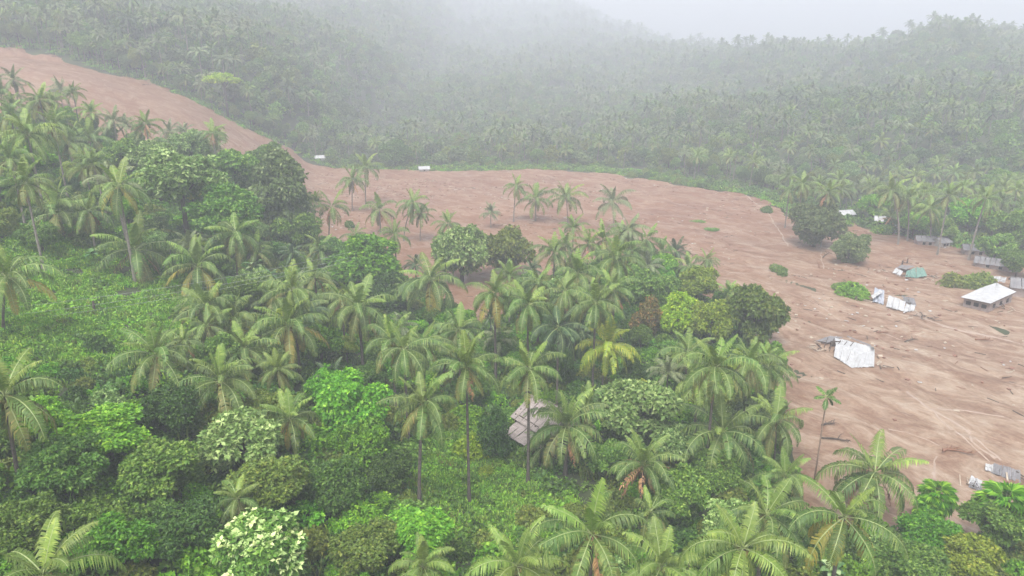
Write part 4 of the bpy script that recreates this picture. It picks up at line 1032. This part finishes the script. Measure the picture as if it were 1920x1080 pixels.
for i, (x, y) in enumerate(vis):
    r = random.Random(i + 31); z = Tf(x, y); big = 2.1 if y > 1300 else 1.35 if y > 700 else 1.0; ispalm = kinds[i] < (.55 if nz[i] < .05 else .16)
    dlt = float(y - np.interp(x, YBX, YBY)); tall = 1.25 if x < -110 and dlt < 60 else 1.0
    if x > 80 and dlt < 25 and r.random() < .5: continue
    if ispalm:
        h = r.uniform(7, 12.5) * tall; s_ = r.uniform(.8, 1.1)
        if n_palm < 296: st = r.choice('nngnv'); palm(np.array([x, y, z]), np.array([x + r.uniform(-1, 1), y, z + h]), s_, st, near_label('hazy %s palm' % SW[st], x, y, z + h), 'palms of the hazy forest', False, 9000 + i, pale=True)
        else: stp.append((x, y, z, h / 10 * big, i))
    else:
        R0 = r.uniform(2.6, 4.8) * tall; cc = r.choice(['mid', 'grey', 'grey', 'dark', 'olive', 'mid', 'pale'])
        if nt_ < 92:
            nt_ += 1; broadleaf(x, y, R0, r.uniform(.8, 1.15), r.choice(['round', 'open', 'column', 'round']), cc, near_label('hazy %s tree' % CW[cc], x, y, z + R0), 'trees of the hazy forest', 11000 + i)
        else: R0 *= big; stt.append((x, y, z + R0 * 1.0, R0, i))
# far palm: crown and trunk in one low mesh
def far_palm(ci, seed):
    me = crown_low[ci]; V = np.zeros(len(me.vertices) * 3, np.float32); me.vertices.foreach_get('co', V); V = V.reshape(-1, 3); V[:, 2] += 10
    Fc = np.array([p.vertices[:] for p in me.polygons]); mi = np.array([p.material_index for p in me.polygons]); A = np.zeros(len(V), np.float32); me.attributes['v'].data.foreach_get('value', A)
    n = 5; tv = []; 
    for h, rd in ((-.5, .24), (10, .13)):
        for k in range(n): tv.append((math.cos(k * 1.2566) * rd, math.sin(k * 1.2566) * rd, h))
    b = len(V); tf = []
    for k in range(n): k2 = (k + 1) % n; tf += [(b + k, b + k2, b + n + k2), (b + k, b + n + k2, b + n + k)]
    mats_ = [M['frond'], M['frond_dark'] if ci % 2 else M['frond_grey'], M['frond_dark'] if ci % 3 else M['frond'], M['frond_grey']]
    return mesh('far_palm', np.concatenate([V, tv]), np.concatenate([Fc, tf]), mats_ + [M['trunk_pale']], np.concatenate([mi, np.full(len(tf), 4)]), {'v': np.concatenate([A, np.full(2 * n, .5)])})
fpm = [far_palm(i, i) for i in range(4)]
ftm = []
for i, (kind, k) in enumerate([('round', 'mid'), ('open', 'grey'), ('round', 'dark'), ('open', 'grey'), ('column', 'mid'), ('open', 'grey'), ('round', 'olive')]):
    V, Fc, A, *_ = crown_geo(500 + i, kind, 260, 4, .24); ftm.append(mesh('far_tree', V, Fc, [LM[k]], None, {'v': A}))
a = np.array(stp); scatter('palm_forest', a[:, :3], rng.uniform(0, 6.28, len(a)), a[:, 3], (a[:, 4] % 4).astype(int), fpm, 'hazy coconut palm forest covering the far hillsides')
a = np.array(stt); scatter('hill_forest', a[:, :3], rng.uniform(0, 6.28, len(a)), a[:, 3], rng.integers(0, 7, len(a)), ftm, 'hazy mixed leafy forest covering the far hillsides')
# low growth between the far trees hides the bare slope
P = np.concatenate([rng.uniform((-800, 110), (800, 900), (110000, 2)), rng.uniform((-1900, 900), (1900, 2500), (90000, 2))]); P = P[far(P)]; P = P[rng.random(len(P)) < np.clip(250 / P[:, 1], .1, 1)]
scatter('hill_undergrowth', np.column_stack([P, T(P[:, 0], P[:, 1]) + .5]), rng.uniform(0, 6.28, len(P)), rng.uniform(1.2, 2.6, len(P)) * np.clip(P[:, 1] / 500, 1, 3), rng.integers(0, 7, len(P)), ftm, 'low hazy growth between the trees of the far hillsides')
print('palms', n_palm, 'far palms', len(stp), 'far trees', len(stt), 'trees', nt_, 'shrub stuff', len(spx))

# ---------------------------------------------------------------- buildings and wreckage
M['tin'] = surf_mat('white_tin', (.34, .335, .335), (.47, .475, .485), .9, .5)
M['tin_grey'] = surf_mat('grey_tin', (.13, .125, .13), (.21, .20, .205), .6, .7)
M['tin_blue'] = surf_mat('bluish_tin', (.26, .28, .33), (.40, .42, .47), .8, .5)
M['tin_green'] = surf_mat('green_tin', (.10, .20, .165), (.16, .27, .225), .8, .5)
M['tin_pink'] = surf_mat('old_pinkish_tin', (.19, .155, .14), (.33, .28, .26), 1.2, .65, 0, (1, 6, 1))
M['wood'] = surf_mat('dark_wet_wood', (.04, .03, .025), (.10, .075, .055), 2, .85, .3)
M['plank'] = surf_mat('pale_plank', (.30, .24, .18), (.45, .38, .3), 2, .8)
M['wall'] = surf_mat('muddy_wall', (.20, .15, .13), (.36, .30, .28), .8, .85)
M['wall_white'] = surf_mat('white_plaster', (.30, .29, .27), (.45, .44, .42), .6, .8)
M['wall_pink'] = surf_mat('pink_plaster', (.30, .22, .2), (.4, .31, .29), .6, .8)
M['dark'] = surf_mat('dark_opening', (.01, .01, .01), (.025, .02, .02), 2, .9)
M['brown_mud'] = surf_mat('fresh_red_mud', (.16, .075, .05), (.26, .14, .1), 1.5, .8, .8)
def sheet(A, B, C, D, n, corr=.035, waves=None, bend=0.0, t=.02, crumple=0.0, seed=0, m=0):
    """corrugated metal sheet spanning quad A B C D (A->B along the corrugation count), with thickness"""
    A, B, C, D = [np.asarray(q, float) for q in (A, B, C, D)]; waves = waves or n // 2; k = 6; r = np.random.default_rng(seed)
    nn = np.cross(B - A, D - A); nn /= np.linalg.norm(nn); 
    if nn[2] < 0: nn = -nn
    V = []; ox, oy = r.uniform(0, 50, 2)
    for j in range(k + 1):
        for i in range(n + 1):
            a, b = i / n, j / k; p = A * (1 - a) * (1 - b) + B * a * (1 - b) + C * a * b + D * (1 - a) * b
            V.append(p + nn * (corr * (1 if i % 2 else -1) + bend * math.sin(math.pi * b) + crumple * float(fbm(ox + a * 3, oy + b * 3, 2))))
    V = np.array(V); mb = MB(); Q1 = [(j * (n + 1) + i, j * (n + 1) + i + 1, (j + 1) * (n + 1) + i + 1, (j + 1) * (n + 1) + i) for j in range(k) for i in range(n)]
    o = len(V); edge = [i for i in range(n + 1)] + [j * (n + 1) + n for j in range(1, k + 1)] + [k * (n + 1) + i for i in range(n - 1, -1, -1)] + [j * (n + 1) for j in range(k - 1, 0, -1)]
    E = [(edge[i], edge[(i + 1) % len(edge)], edge[(i + 1) % len(edge)] + o, edge[i] + o) for i in range(len(edge))]
    mb.add(np.concatenate([V, V - nn * t]), Q1 + [tuple(q + o for q in f[::-1]) for f in Q1] + E, m); return mb
def sheets(parent, name, A, B, C, D, ns, mat, org, gap=.015, lift=.012, **kw):
    """split quad into ns strips along A->B, each a part"""
    A, B, C, D = [np.asarray(q, float) - org for q in (A, B, C, D)]
    for i in range(ns):
        a0, a1 = i / ns + (gap if i else 0), (i + 1) / ns; up = np.array([0, 0, lift * (i % 2)])
        sheet(A + (B - A) * a0 + up, A + (B - A) * a1 + up, D + (C - D) * a1 + up, D + (C - D) * a0 + up, kw.get('n', 8), kw.get('corr', .03), crumple=kw.get('crumple', 0), bend=kw.get('bend', 0), seed=i + kw.get('seed', 0)).build(name, mat, parent)
def gable(x, y, z, rz, L, W, he, hr, wall, roof, lab, group=None, name='house', over=.5, windows=2, sink=.3, ns=5):
    root = empty(name, (x, y, z), lab, 'house', group, rz)
    w = MB(); w.prism([(-L / 2, -W / 2), (L / 2, -W / 2), (L / 2, W / 2), (-L / 2, W / 2)], -sink, he, 0)
    w.add([(-L / 2, -W / 2, he), (-L / 2, W / 2, he), (-L / 2, 0, hr - .06)], [(0, 2, 1)]); w.add([(L / 2, -W / 2, he), (L / 2, W / 2, he), (L / 2, 0, hr - .06)], [(0, 1, 2)])
    wo_ = w.build('wall', wall, root)
    for sgn in (-1, 1):
        ye = sgn * (W / 2 + over); ze = he - (hr - he) / (W / 2) * over
        sheets(root, 'roof_sheet', (-L / 2 - over, ye, ze + .05), (L / 2 + over, ye, ze + .05), (L / 2 + over, 0, hr + .05), (-L / 2 - over, 0, hr + .05), ns, roof, np.zeros(3))
    rb = MB(); rb.tube([(-L / 2 - over, 0, hr + .09), (L / 2 + over, 0, hr + .09)], .09, 6); rb.build('ridge_cap', roof, root)
    for k in range(windows):
        xx = -L / 2 + L * (k + 1) / (windows + 1); f = MB(); f.box((xx, -W / 2 - .03, he * .55), (.95, .08, .95)); ff = f.build('window', M['plank'], root)
        g = MB(); g.box((xx, -W / 2 - .085, he * .55), (.75, .03, .75)); g.build('pane', M['dark'], ff)
    d = MB(); d.box((L / 2 + .03, 0, min(he * .48, 1.0)), (.06, .9, min(1.9, he * .9))); d.build('door', M['wood'], root)
    return root

# hut with pinkish roof
def hut():
    z = Tf(hut_c[0], hut_c[1]) 
    c = np.array([hut_c[0] - .3, hut_c[1] + 1.0])
    root = empty('hut', (c[0], c[1], z), 'old hut with weathered pinkish tin roof half hidden by palms', 'hut', None, R(-52))
    L, W, he, hr = 8.6, 6.0, 3.4, 5.1
    for sgn in (-1, 1):
        ye = sgn * (W / 2 + .7); ze = he - .5
        sheets(root, 'roof_sheet', (-L / 2 - .6, ye, ze), (L / 2 + .6, ye, ze), (L / 2 + .5, 0, hr), (-L / 2 - .5, 0, hr), 9, M['tin_pink'], np.zeros(3), n=8, corr=.04, crumple=.08, lift=.02, gap=.006)
    b = MB(); b.box((0, 0, hr + .05), (L + 1, .35, .06)); b.build('ridge_cap', M['tin_pink'], root)
    for s in (-1, 1):
        for k in range(14):
            x = -L / 2 + .3 + k * (L - .6) / 13; p = MB(); p.box((x, s * W / 2, 1.6 + .3), (.52, .05, 3.0 + .05 * (k % 3))); p.build('plank', M['wood'] if k % 4 else M['plank'], root)
        for k in range(9):
            y = -W / 2 + .3 + k * (W - .6) / 8; hh = he + (hr - he) * (1 - abs(y) / (W / 2)) - .3; p = MB(); p.box((s * L / 2, y, hh / 2 + .2), (.05, .56, hh)); p.build('plank', M['wood'] if k % 3 else M['plank'], root)
    for x in (-L / 2, 0, L / 2):
        for y in (-W / 2 - .1, W / 2 + .1): p = MB(); p.tube([(x, y, -1.5), (x, y, he)], .1, 6); p.build('post', M['wood'], root)
    sheets(root, 'lean_to_sheet', (-3.6, -W / 2 - 3.0, 1.7), (1.2, -W / 2 - 3.0, 1.9), (1.2, -W / 2 - .2, 2.8), (-3.6, -W / 2 - .2, 2.7), 4, M['tin_pink'], np.zeros(3), corr=.03, crumple=.1)
    for x in (-3.3, 1.0): p = MB(); p.tube([(x, -W / 2 - 2.8, -1.5), (x, -W / 2 - 2.8, 1.7)], .08, 6); p.build('post', M['wood'], root)
    p = MB(); p.tube([(-1, -W / 2 - 3.2, .3), (2.5, -W / 2 - 3.8, -.1)], .08, 6); p.build('beam', M['plank'], root)
hut()

# roof sheets lying in the mud
def rubble(parent, org, c, rad, n, seed, name='broken_timber', mat='wood'):
    r = random.Random(seed)
    for k in range(n):
        a = r.uniform(0, 6.28); d = rad * math.sqrt(r.random()); x, y = c[0] + math.cos(a) * d, c[1] + math.sin(a) * d; L = r.uniform(.6, 1.9); z = gz(x, y)
        o = Matrix.Rotation(r.uniform(0, 3.14), 3, 'Z') @ Matrix.Rotation(r.uniform(-.5, .4), 3, 'Y')
        b = MB(); b.box((x - org[0], y - org[1], z + .15 + r.uniform(0, .3) - org[2]), (L, r.uniform(.08, .2), r.uniform(.05, .12)), o); b.build(name, M[mat if r.random() < .6 else 'plank'], parent)
def on(u, v, h): p = hit(u, v, .4 + h); p[2] = gz(p[0], p[1]) + h; return p
def fallen_roof():
    o = mhit(1600, 672); root = empty('collapsed_roof', tuple(o), 'large white roof sheet lying bent on the mud', 'roof wreck')
    A = on(1563, 668, .35); A2 = on(1597, 690, .15); B = on(1639, 688, .25); C = on(1640, 655, .8); D = on(1606, 643, 1.2); E = on(1565, 634, 1.35)
    mid = on(1610, 665, 1.15)
    # two slopes meeting on a bent ridge from E to B side
    for (a, b, c, d, n) in [(A, A2, mid, (E + A) * .5 + [.3, .2, .5], 3), (A2, B, C, mid, 4), ((E + A) * .5 + [.3, .2, .5], mid, D, E, 3)]:
        sheets(root, 'roof_sheet', a, b, c, d, n, M['tin'], o, gap=.004, n=10, corr=.025, crumple=.14, lift=.01)
    sheets(root, 'torn_sheet', mid, C, on(1638, 654, 1.5), D, 1, M['tin'], o, n=10, crumple=.1)
    g1, g2, g3, g4 = on(1528, 640, .5), on(1552, 646, .4), on(1580, 634, 1.2), on(1556, 630, .9)
    sheets(root, 'grey_sheet', g1, g2, g3, g4, 2, M['tin_grey'], o, crumple=.15)
    sheets(root, 'grey_sheet', on(1590, 634, 1.1), on(1632, 652, .7), on(1634, 650, .6), on(1588, 630, .9), 2, M['tin_grey'], o, crumple=.1)
    dk = MB(); p = on(1562, 652, .1) - o; dk.box(tuple(p + [.3, 0, .5]), (1.8, .12, 1.0)); dk.build('dark_board', M['wood'], root)  # dark upright board set in the void under the raised corner
    for k in range(5): 
        s = on(1545 + k * 9, 652 + k * 3, .1) - o; e = on(1552 + k * 12, 636 + k * 2, 1.5) - o; t = MB(); t.tube([tuple(s), tuple(e)], .07, 5); t.build('beam', M['wood'], root)
    rubble(root, o, on(1540, 655, 0)[:2], 2.2, 14, 3); rubble(root, o, on(1650, 690, 0)[:2], 1.6, 5, 4)
fallen_roof()
def crumpled():
    o = mhit(1672, 575); root = empty('collapsed_roof', tuple(o), 'row of crumpled white and bluish roof sheets beside the bush on the mud', 'roof wreck')
    sheets(root, 'bluish_sheet', on(1636, 566, .3), on(1657, 571, .3), on(1658, 546, 1.6), on(1640, 540, 1.8), 2, M['tin_blue'], o, crumple=.35, n=8)
    sheets(root, 'white_sheet', on(1637, 560, 1.2), on(1655, 549, 1.7), on(1650, 545, 1.8), on(1633, 556, 1.1), 1, M['tin'], o, crumple=.2)
    sheets(root, 'white_sheet', on(1661, 576, .3), on(1694, 585, .3), on(1698, 566, 1.2), on(1666, 555, 1.5), 3, M['tin'], o, crumple=.2)
    sheets(root, 'white_sheet', on(1694, 587, .2), on(1714, 583, .3), on(1716, 575, .7), on(1699, 570, 1.0), 2, M['tin'], o, crumple=.4)
    sheets(root, 'grey_sheet', on(1698, 566, .6), on(1718, 574, .5), on(1714, 562, .7), on(1690, 556, .8), 2, M['tin_grey'], o, crumple=.3)
    rubble(root, o, on(1730, 597, 0)[:2], 3.4, 22, 8); rubble(root, o, on(1632, 566, 0)[:2], 1.2, 4, 9)
crumpled()
def green_roof():
    o = mhit(1712, 518); root = empty('collapsed_roof', tuple(o), 'crumpled green roof and white scraps sunk in the mud', 'roof wreck')
    sheets(root, 'green_sheet', on(1697, 520, .3), on(1718, 522, .3), on(1716, 503, 1.3), on(1700, 508, 1.2), 2, M['tin_green'], o, crumple=.3)
    sheets(root, 'green_sheet', on(1719, 522, .3), on(1738, 518, .4), on(1732, 503, 1.2), on(1718, 502, 1.4), 2, M['tin_green'], o, crumple=.25)
    sheets(root, 'white_sheet', on(1673, 512, .4), on(1688, 518, .3), on(1693, 511, .8), on(1680, 502, 1.2), 2, M['tin'], o, crumple=.3)
    sheets(root, 'grey_sheet', on(1680, 503, 1.0), on(1700, 506, 1.1), on(1715, 500, 1.0), on(1690, 497, .9), 2, M['tin_grey'], o, crumple=.2)
    rubble(root, o, on(1740, 523, 0)[:2], 2.5, 12, 12); rubble(root, o, on(1692, 523, 0)[:2], 2, 6, 13)
green_roof()
def white_house():
    o = mhit(1857, 575); zt = gz(o[0], o[1]); z0 = zt; root = empty('house', (o[0], o[1], z0), 'buried house with a bright white roof', 'house')
    P = [plane(1801, 557, z0 + 1.9), plane(1857, 569, z0 + 1.9), plane(1906, 547, z0 + 2.3), plane(1868, 530, z0 + 3.0), plane(1838, 540, z0 + 2.7)]
    o3 = np.array([o[0], o[1], z0])
    A, B, C, D, E = P
    sheets(root, 'roof_sheet', A, B, D, E, 4, M['tin'], o3, gap=.002, n=10, corr=.02)
    sheets(root, 'roof_sheet', B, C, C + (D - C) * .98, D, 3, M['tin'], o3, gap=.002, n=10, corr=.02)
    cen = (A + B + C + D) / 4
    q = [cen + (p - cen) * .87 for p in (A, B, C, D)]
    w = MB(); Vb = [(p[0] - o[0], p[1] - o[1], -1.0) for p in q] + [(p[0] - o[0], p[1] - o[1], p[2] - z0 - .12) for p in q]
    w.add(Vb, [(i, (i + 1) % 4, 4 + (i + 1) % 4, 4 + i) for i in range(4)] + [(4, 5, 6, 7)]); w.build('wall', M['wall'], root)
    for i, (a, b) in enumerate(((q[0], q[1]), (q[1], q[2]))):
        for s in (.2, .5, .8):
            p = a + (b - a) * s; d = Vector(b - a); ang = math.atan2(d.y, d.x); bx = MB(); nrm = Vector((math.sin(ang), -math.cos(ang), 0))
            bx.box((p[0] - o[0] + nrm.x * .05, p[1] - o[1] + nrm.y * .05, .75), (.9, .08, .8), Matrix.Rotation(ang, 3, 'Z')); bx.build('window', M['dark'], root)
    for i, (a, b) in enumerate(((A, B), (B, C))):
        t = MB(); t.tube([tuple(a - o3 - [0, 0, .08]), tuple(b - o3 - [0, 0, .08])], .06, 5); t.build('fascia', M['wood'], root)
    rubble(root, o3, on(1880, 583, 0)[:2], 2.5, 8, 21)
white_house()
p = mhit(1872, 524)
root = empty('collapsed_roof', tuple(p), 'torn white sheets behind the white roofed house', 'roof wreck')
sheets(root, 'white_sheet', on(1852, 524, 1.2), on(1885, 528, 1.0), on(1887, 521, 1.8), on(1858, 517, 1.8), 3, M['tin'], p, crumple=.4)
def at(u, v): q = mhit(u, v); return q
q = at(1905, 520); gable(q[0], q[1] + 8, q[2], R(-38), 8, 5, 1.3, 2.3, M['wall'], M['tin_grey'], 'low shed with a dull grey roof at the right edge of the mud', name='shed', ns=8)
q = at(1925, 560); gable(q[0] + 3, q[1] + 2, q[2], R(-30), 9, 6, 2.3, 3.6, M['wall'], M['tin_grey'], 'grey roofed shed cut by the right edge beside the white roofed house', name='shed', ns=5)
for u, v, L, W, rz, wl, rf, lab in [
    (1590, 412, 6, 5, 10, 'wall_white', 'tin', 'small white house right behind the mango tree'),
    (1662, 425, 5, 4, -20, 'wall_white', 'tin', 'white hut at the left foot of the hazy grove'),
    (1700, 440, 7, 5, 15, 'wall_white', 'tin', 'white walled house behind the hazy grove trunks'),
    (1745, 463, 6, 4, -12, 'wall_pink', 'tin_grey', 'pinkish walled low house behind the leaning trunk'),
    (1775, 466, 4, 4, 20, 'wall_white', 'tin_grey', 'tall white wall house between two leaning pale trunks'),
    (1840, 482, 7, 5, -20, 'wall', 'tin_grey', 'grey house in the shade of the right hand grove')]:
    q = at(u, v); gable(q[0], q[1] + 3, Tf(q[0], q[1] + 3), R(rz), L * .8, W * .8, 2.0, 2.9, M[wl], M[rf], lab, name='house', ns=4)
for u, v, lab in [(795, 323, 'tiny white roofed hut at the far edge of the mud'), (600, 303, 'tiny white hut at the end of the red scar'), (1225, 303, 'white hut glimpsed in the forest beyond the mud')]:
    q = hit(u, v); gable(q[0], q[1] + 1, Tf(q[0], q[1] + 1), R(12), 4.5, 3.2, 1.7, 2.6, M['wall_white'], M['tin'], lab, name='hut', windows=1, ns=3)
# lower right scraps
def scraps():
    o = mhit(1880, 885); root = empty('collapsed_roof', tuple(o), 'grey white flattened sheets in the mud behind the brown skirted fan palm', 'roof wreck')
    sheets(root, 'grey_sheet', on(1858, 888, .15), on(1915, 905, .1), on(1912, 885, .4), on(1862, 873, .4), 3, M['tin_grey'], o, crumple=.15)
    sheets(root, 'white_sheet', on(1848, 880, .3), on(1862, 884, .3), on(1862, 873, .7), on(1847, 871, .6), 1, M['tin'], o, crumple=.3)
    rubble(root, o, on(1905, 895, 0)[:2], 1.6, 5, 31)
    o = mhit(1832, 910); root = empty('collapsed_roof', tuple(o), 'small heap of torn white and grey tin in the mud', 'roof wreck')
    sheets(root, 'white_sheet', on(1816, 905, .3), on(1836, 915, .3), on(1842, 905, .7), on(1820, 895, .6), 2, M['tin'], o, crumple=.35)
    sheets(root, 'grey_sheet', on(1815, 915, .1), on(1842, 922, .1), on(1840, 912, .4), on(1818, 907, .4), 2, M['tin_grey'], o, crumple=.25)
    rubble(root, o, on(1815, 905, 0)[:2], 1.2, 7, 32, mat='wood')
scraps()
# fallen branches and logs
def branch(u, v, L, rz, lab, seed, mat='wood'):
    p = mhit(u, v); r = random.Random(seed); root = empty('fallen_tree', tuple(p), lab, 'fallen tree', 'fallen trees on the mud', rz)
    m = MB(); m.tube([(-L / 2, 0, .1), (-L * .1, .1, .25), (L / 2, r.uniform(-.3, .3), .2)], [.16, .13, .05], 6); m.build('trunk', M[mat], root)
    for k in range(6):
        s = r.uniform(-.2, .48) * L; b = MB(); d = (r.uniform(.2, .9), r.uniform(-1, 1), r.uniform(.1, .6)); b.tube([(s, 0, .2), (s + d[0] * .6, d[1] * .6, .2 + d[2]), (s + d[0] * 1.3, d[1] * 1.3, .2 + d[2] * .8)], [.06, .04, .02], 4); b.build('branch', M[mat], root)
M['red_wood'] = surf_mat('red_brown_wood', (.15, .07, .04), (.24, .12, .07), 2, .8)
for i, (u, v, L, rz, lab, mt) in enumerate([(1795, 853, 3.6, -.4, 'red brown fallen branches lying near the crossing tracks', 'red_wood'), (1780, 848, 2.4, .3, 'smaller brown branch beside the red brown one', 'red_wood'), (1565, 828, 3.6, -.35, 'fallen branch on the mud right of the slim palm', 'wood'),
      (1552, 800, 2, .2, 'short dark branch just above the fallen one by the slim palm', 'wood'), (1535, 500, 4, 1.2, 'fallen tree below the mango tree', 'red_wood'), (1548, 480, 5, .9, 'tangled fallen trunk between the two round mud trees', 'wood'), (1705, 640, 2.5, .4, 'short fallen log right of the bent white sheet', 'wood'),
      (270, 160, 9, -.4, 'fallen tree on the upper rim of the scar', 'wood'), (1655, 625, 2, .1, 'short stick lying above the bent white sheet', 'red_wood'), (100, 106, 8, -.1, 'fallen trunk at the top of the scar', 'wood'), (1845, 640, 3, -.3, 'dark fallen branch on the red patch below the white roofed house', 'red_wood')]):
    branch(u, v, L, rz, lab, i, mt)
# small debris strewn on the mud
def debris():
    r = np.random.default_rng(9); mb = MB(); P = r.uniform((-110, 70), (150, 330), (16000, 2)); P = P[(in_mud(P[:, 0], P[:, 1]) > 2) & infront(P)]; dn = vnoise(P[:, 0] / 18, P[:, 1] / 9)
    P = P[(dn > -.1) & (r.random(len(P)) < np.clip(.25 + .5 * dn, 0, 1))][:2400]; Z = mud_h(P[:, 0], P[:, 1])
    for (x, y), z in zip(P, Z):
        q = r.random(); s = r.uniform(.6, 1.5); rot = Matrix.Rotation(r.uniform(0, 3.14), 3, 'Z') @ Matrix.Rotation(r.normal() * .25, 3, 'X')
        if q < .45: mb.box((x, y, z + .05), (s * 1.3, .12, .09), rot, 0 if r.random() < .5 else 3)
        elif q < .8: mb.box((x, y, z + .06), (s * .45, s * .35, .25 * s), rot, 3 if r.random() < .6 else 2)
        elif q < .93: mb.box((x, y, z + .08), (s * .6, s * .35, .05), rot, 2)
        else: mb.box((x, y, z + .1), (s * .55, s * .35, .05), rot, 1)
    tag(mb.build('debris', [M['wood'], M['tin'], M['plank'], M['brown_mud']]), 'sticks, clods and scraps strewn over the mud', None, None, 'stuff')
debris()
# dark stump in the clearing
p = hit(178, 588); root = empty('tree_stump', (p[0], p[1], Tf(p[0], p[1])), 'dark stump standing in the green clearing', 'stump')
m = MB(); m.tube([(0, 0, -.3), (0, 0, .4), (.05, 0, 1.3), (.02, .03, 1.7)], [.26, .2, .17, .1], 9); m.build('stem', M['wood'], root); m = MB(); m.tube([(0, 0, .9), (.3, .1, 1.3)], [.07, .04], 5); m.build('branch', M['wood'], root)

# two people beyond the green wreck
def person(u, v, lab, shirt, seed):
    p = mhit(u, v); root = empty('person', tuple(p), lab, 'person', 'people on the mud', R(20 * seed))
    def skin(name, J, E, rad, mat, sub=2):
        me = bpy.data.meshes.new(name); me.from_pydata(J, E, []); o = link(name, me, root); md = o.modifiers.new('skin', 'SKIN')
        for i, q in enumerate(rad): me.skin_vertices[0].data[i].radius = (q, q)
        me.skin_vertices[0].data[0].use_root = True; s = o.modifiers.new('sub', 'SUBSURF'); s.levels = s.render_levels = sub; me.materials.append(mat); return o
    J = [(0, 0, .93), (0, 0, 1.15), (0, 0, 1.4), (0, 0, 1.5), (0, .02, 1.6), (0, .02, 1.7), (-.19, 0, 1.4), (-.24, 0, 1.12), (-.22, .12, .88), (.19, 0, 1.4), (.25, 0, 1.12), (.22, .08, .86),
         (-.1, 0, .9), (-.12, .03, .5), (-.13, 0, .08), (-.13, .14, .04), (.1, 0, .9), (.13, .02, .5), (.15, -.05, .08), (.15, .09, .04)]
    E = [(0, 1), (1, 2), (2, 3), (3, 4), (4, 5), (2, 6), (6, 7), (7, 8), (2, 9), (9, 10), (10, 11), (0, 12), (12, 13), (13, 14), (14, 15), (0, 16), (16, 17), (17, 18), (18, 19)]
    rad = [.14, .13, .15, .055, .09, .09, .06, .045, .035, .06, .045, .035, .09, .06, .045, .035, .09, .06, .045, .035]
    me = bpy.data.meshes.new('body'); skin('body', J, E, rad, M['skin'])
    skin('shirt', [(0, 0, .98), (0, 0, 1.2), (0, 0, 1.42), (-.2, 0, 1.4), (-.25, 0, 1.2), (.2, 0, 1.4), (.26, 0, 1.2)], [(0, 1), (1, 2), (2, 3), (3, 4), (2, 5), (5, 6)], [.165, .155, .165, .08, .07, .08, .07], shirt)
    skin('trousers', [(0, 0, .97), (-.1, 0, .88), (-.12, .03, .5), (-.13, 0, .18), (.1, 0, .88), (.13, .02, .5), (.15, -.05, .18)], [(0, 1), (1, 2), (2, 3), (0, 4), (4, 5), (5, 6)], [.16, .11, .08, .065, .11, .08, .065], M['cloth_dark'])
    skin('hair', [(0, -.01, 1.66), (0, 0, 1.76)], [(0, 1)], [.1, .07], M['hair'])
M['skin'] = surf_mat('skin', (.20, .11, .07), (.24, .14, .09), 5, .5); M['cloth_dark'] = surf_mat('dark_cloth', (.03, .03, .04), (.05, .05, .06), 5, .9); M['hair'] = surf_mat('black_hair', (.01, .01, .01), (.02, .018, .015), 8, .5)
M['cloth_red'] = surf_mat('maroon_cloth', (.10, .03, .03), (.14, .05, .04), 5, .9)
person(1691, 499, 'person in dark clothes standing behind the green wreck, left of the two', M['cloth_dark'], 1)
person(1700, 497, 'person in maroon shirt standing behind the green wreck, right of the two', M['cloth_red'], 2)

# power cables slung across the left slope
M['cable'] = surf_mat('cable_rubber', (.25, .27, .25), (.32, .34, .32), 1, .6)
for k, (v0, v1, v2) in enumerate([(585, 545, 478), (600, 556, 488), (612, 562, 494)]):
    pts = []
    A = CAM + 88 * ray(-60, v0); B = CAM + 118 * ray(660, v2 - 6)
    for i in range(25): s = i / 24; q = A * (1 - s) + B * s; q[2] -= 1.0 * 4 * s * (1 - s); pts.append(tuple(q))
    m = MB(); m.tube(pts, .02, 5)
    tag(m.build('power_cable', M['cable'], smooth=True), ['uppermost of the three thin cables over the left clearing', 'middle one of the three thin cables over the left clearing', 'lowest of the three thin cables over the left clearing'][k], 'cable', 'cables over the left clearing')

# ---------------------------------------------------------------- haze
hm = bpy.data.materials.new('haze'); hm.use_nodes = True; nt = hm.node_tree; nt.nodes.clear()
ho = nt.nodes.new('ShaderNodeOutputMaterial'); pv = nt.nodes.new('ShaderNodeVolumePrincipled'); pv.inputs['Color'].default_value = (.69, .715, .79, 1); pv.inputs['Density'].default_value = HAZE_DENSITY; pv.inputs['Anisotropy'].default_value = 0.0
nt.links.new(pv.outputs[0], ho.inputs['Volume'])
mb = MB(); mb.prism([(-2750, -170), (2750, -170), (2750, 2800), (-2750, 2800)], -8, 305)
h = mb.build('haze', hm); tag(h, 'pale rain mist hanging over the whole valley', None, None, 'stuff')
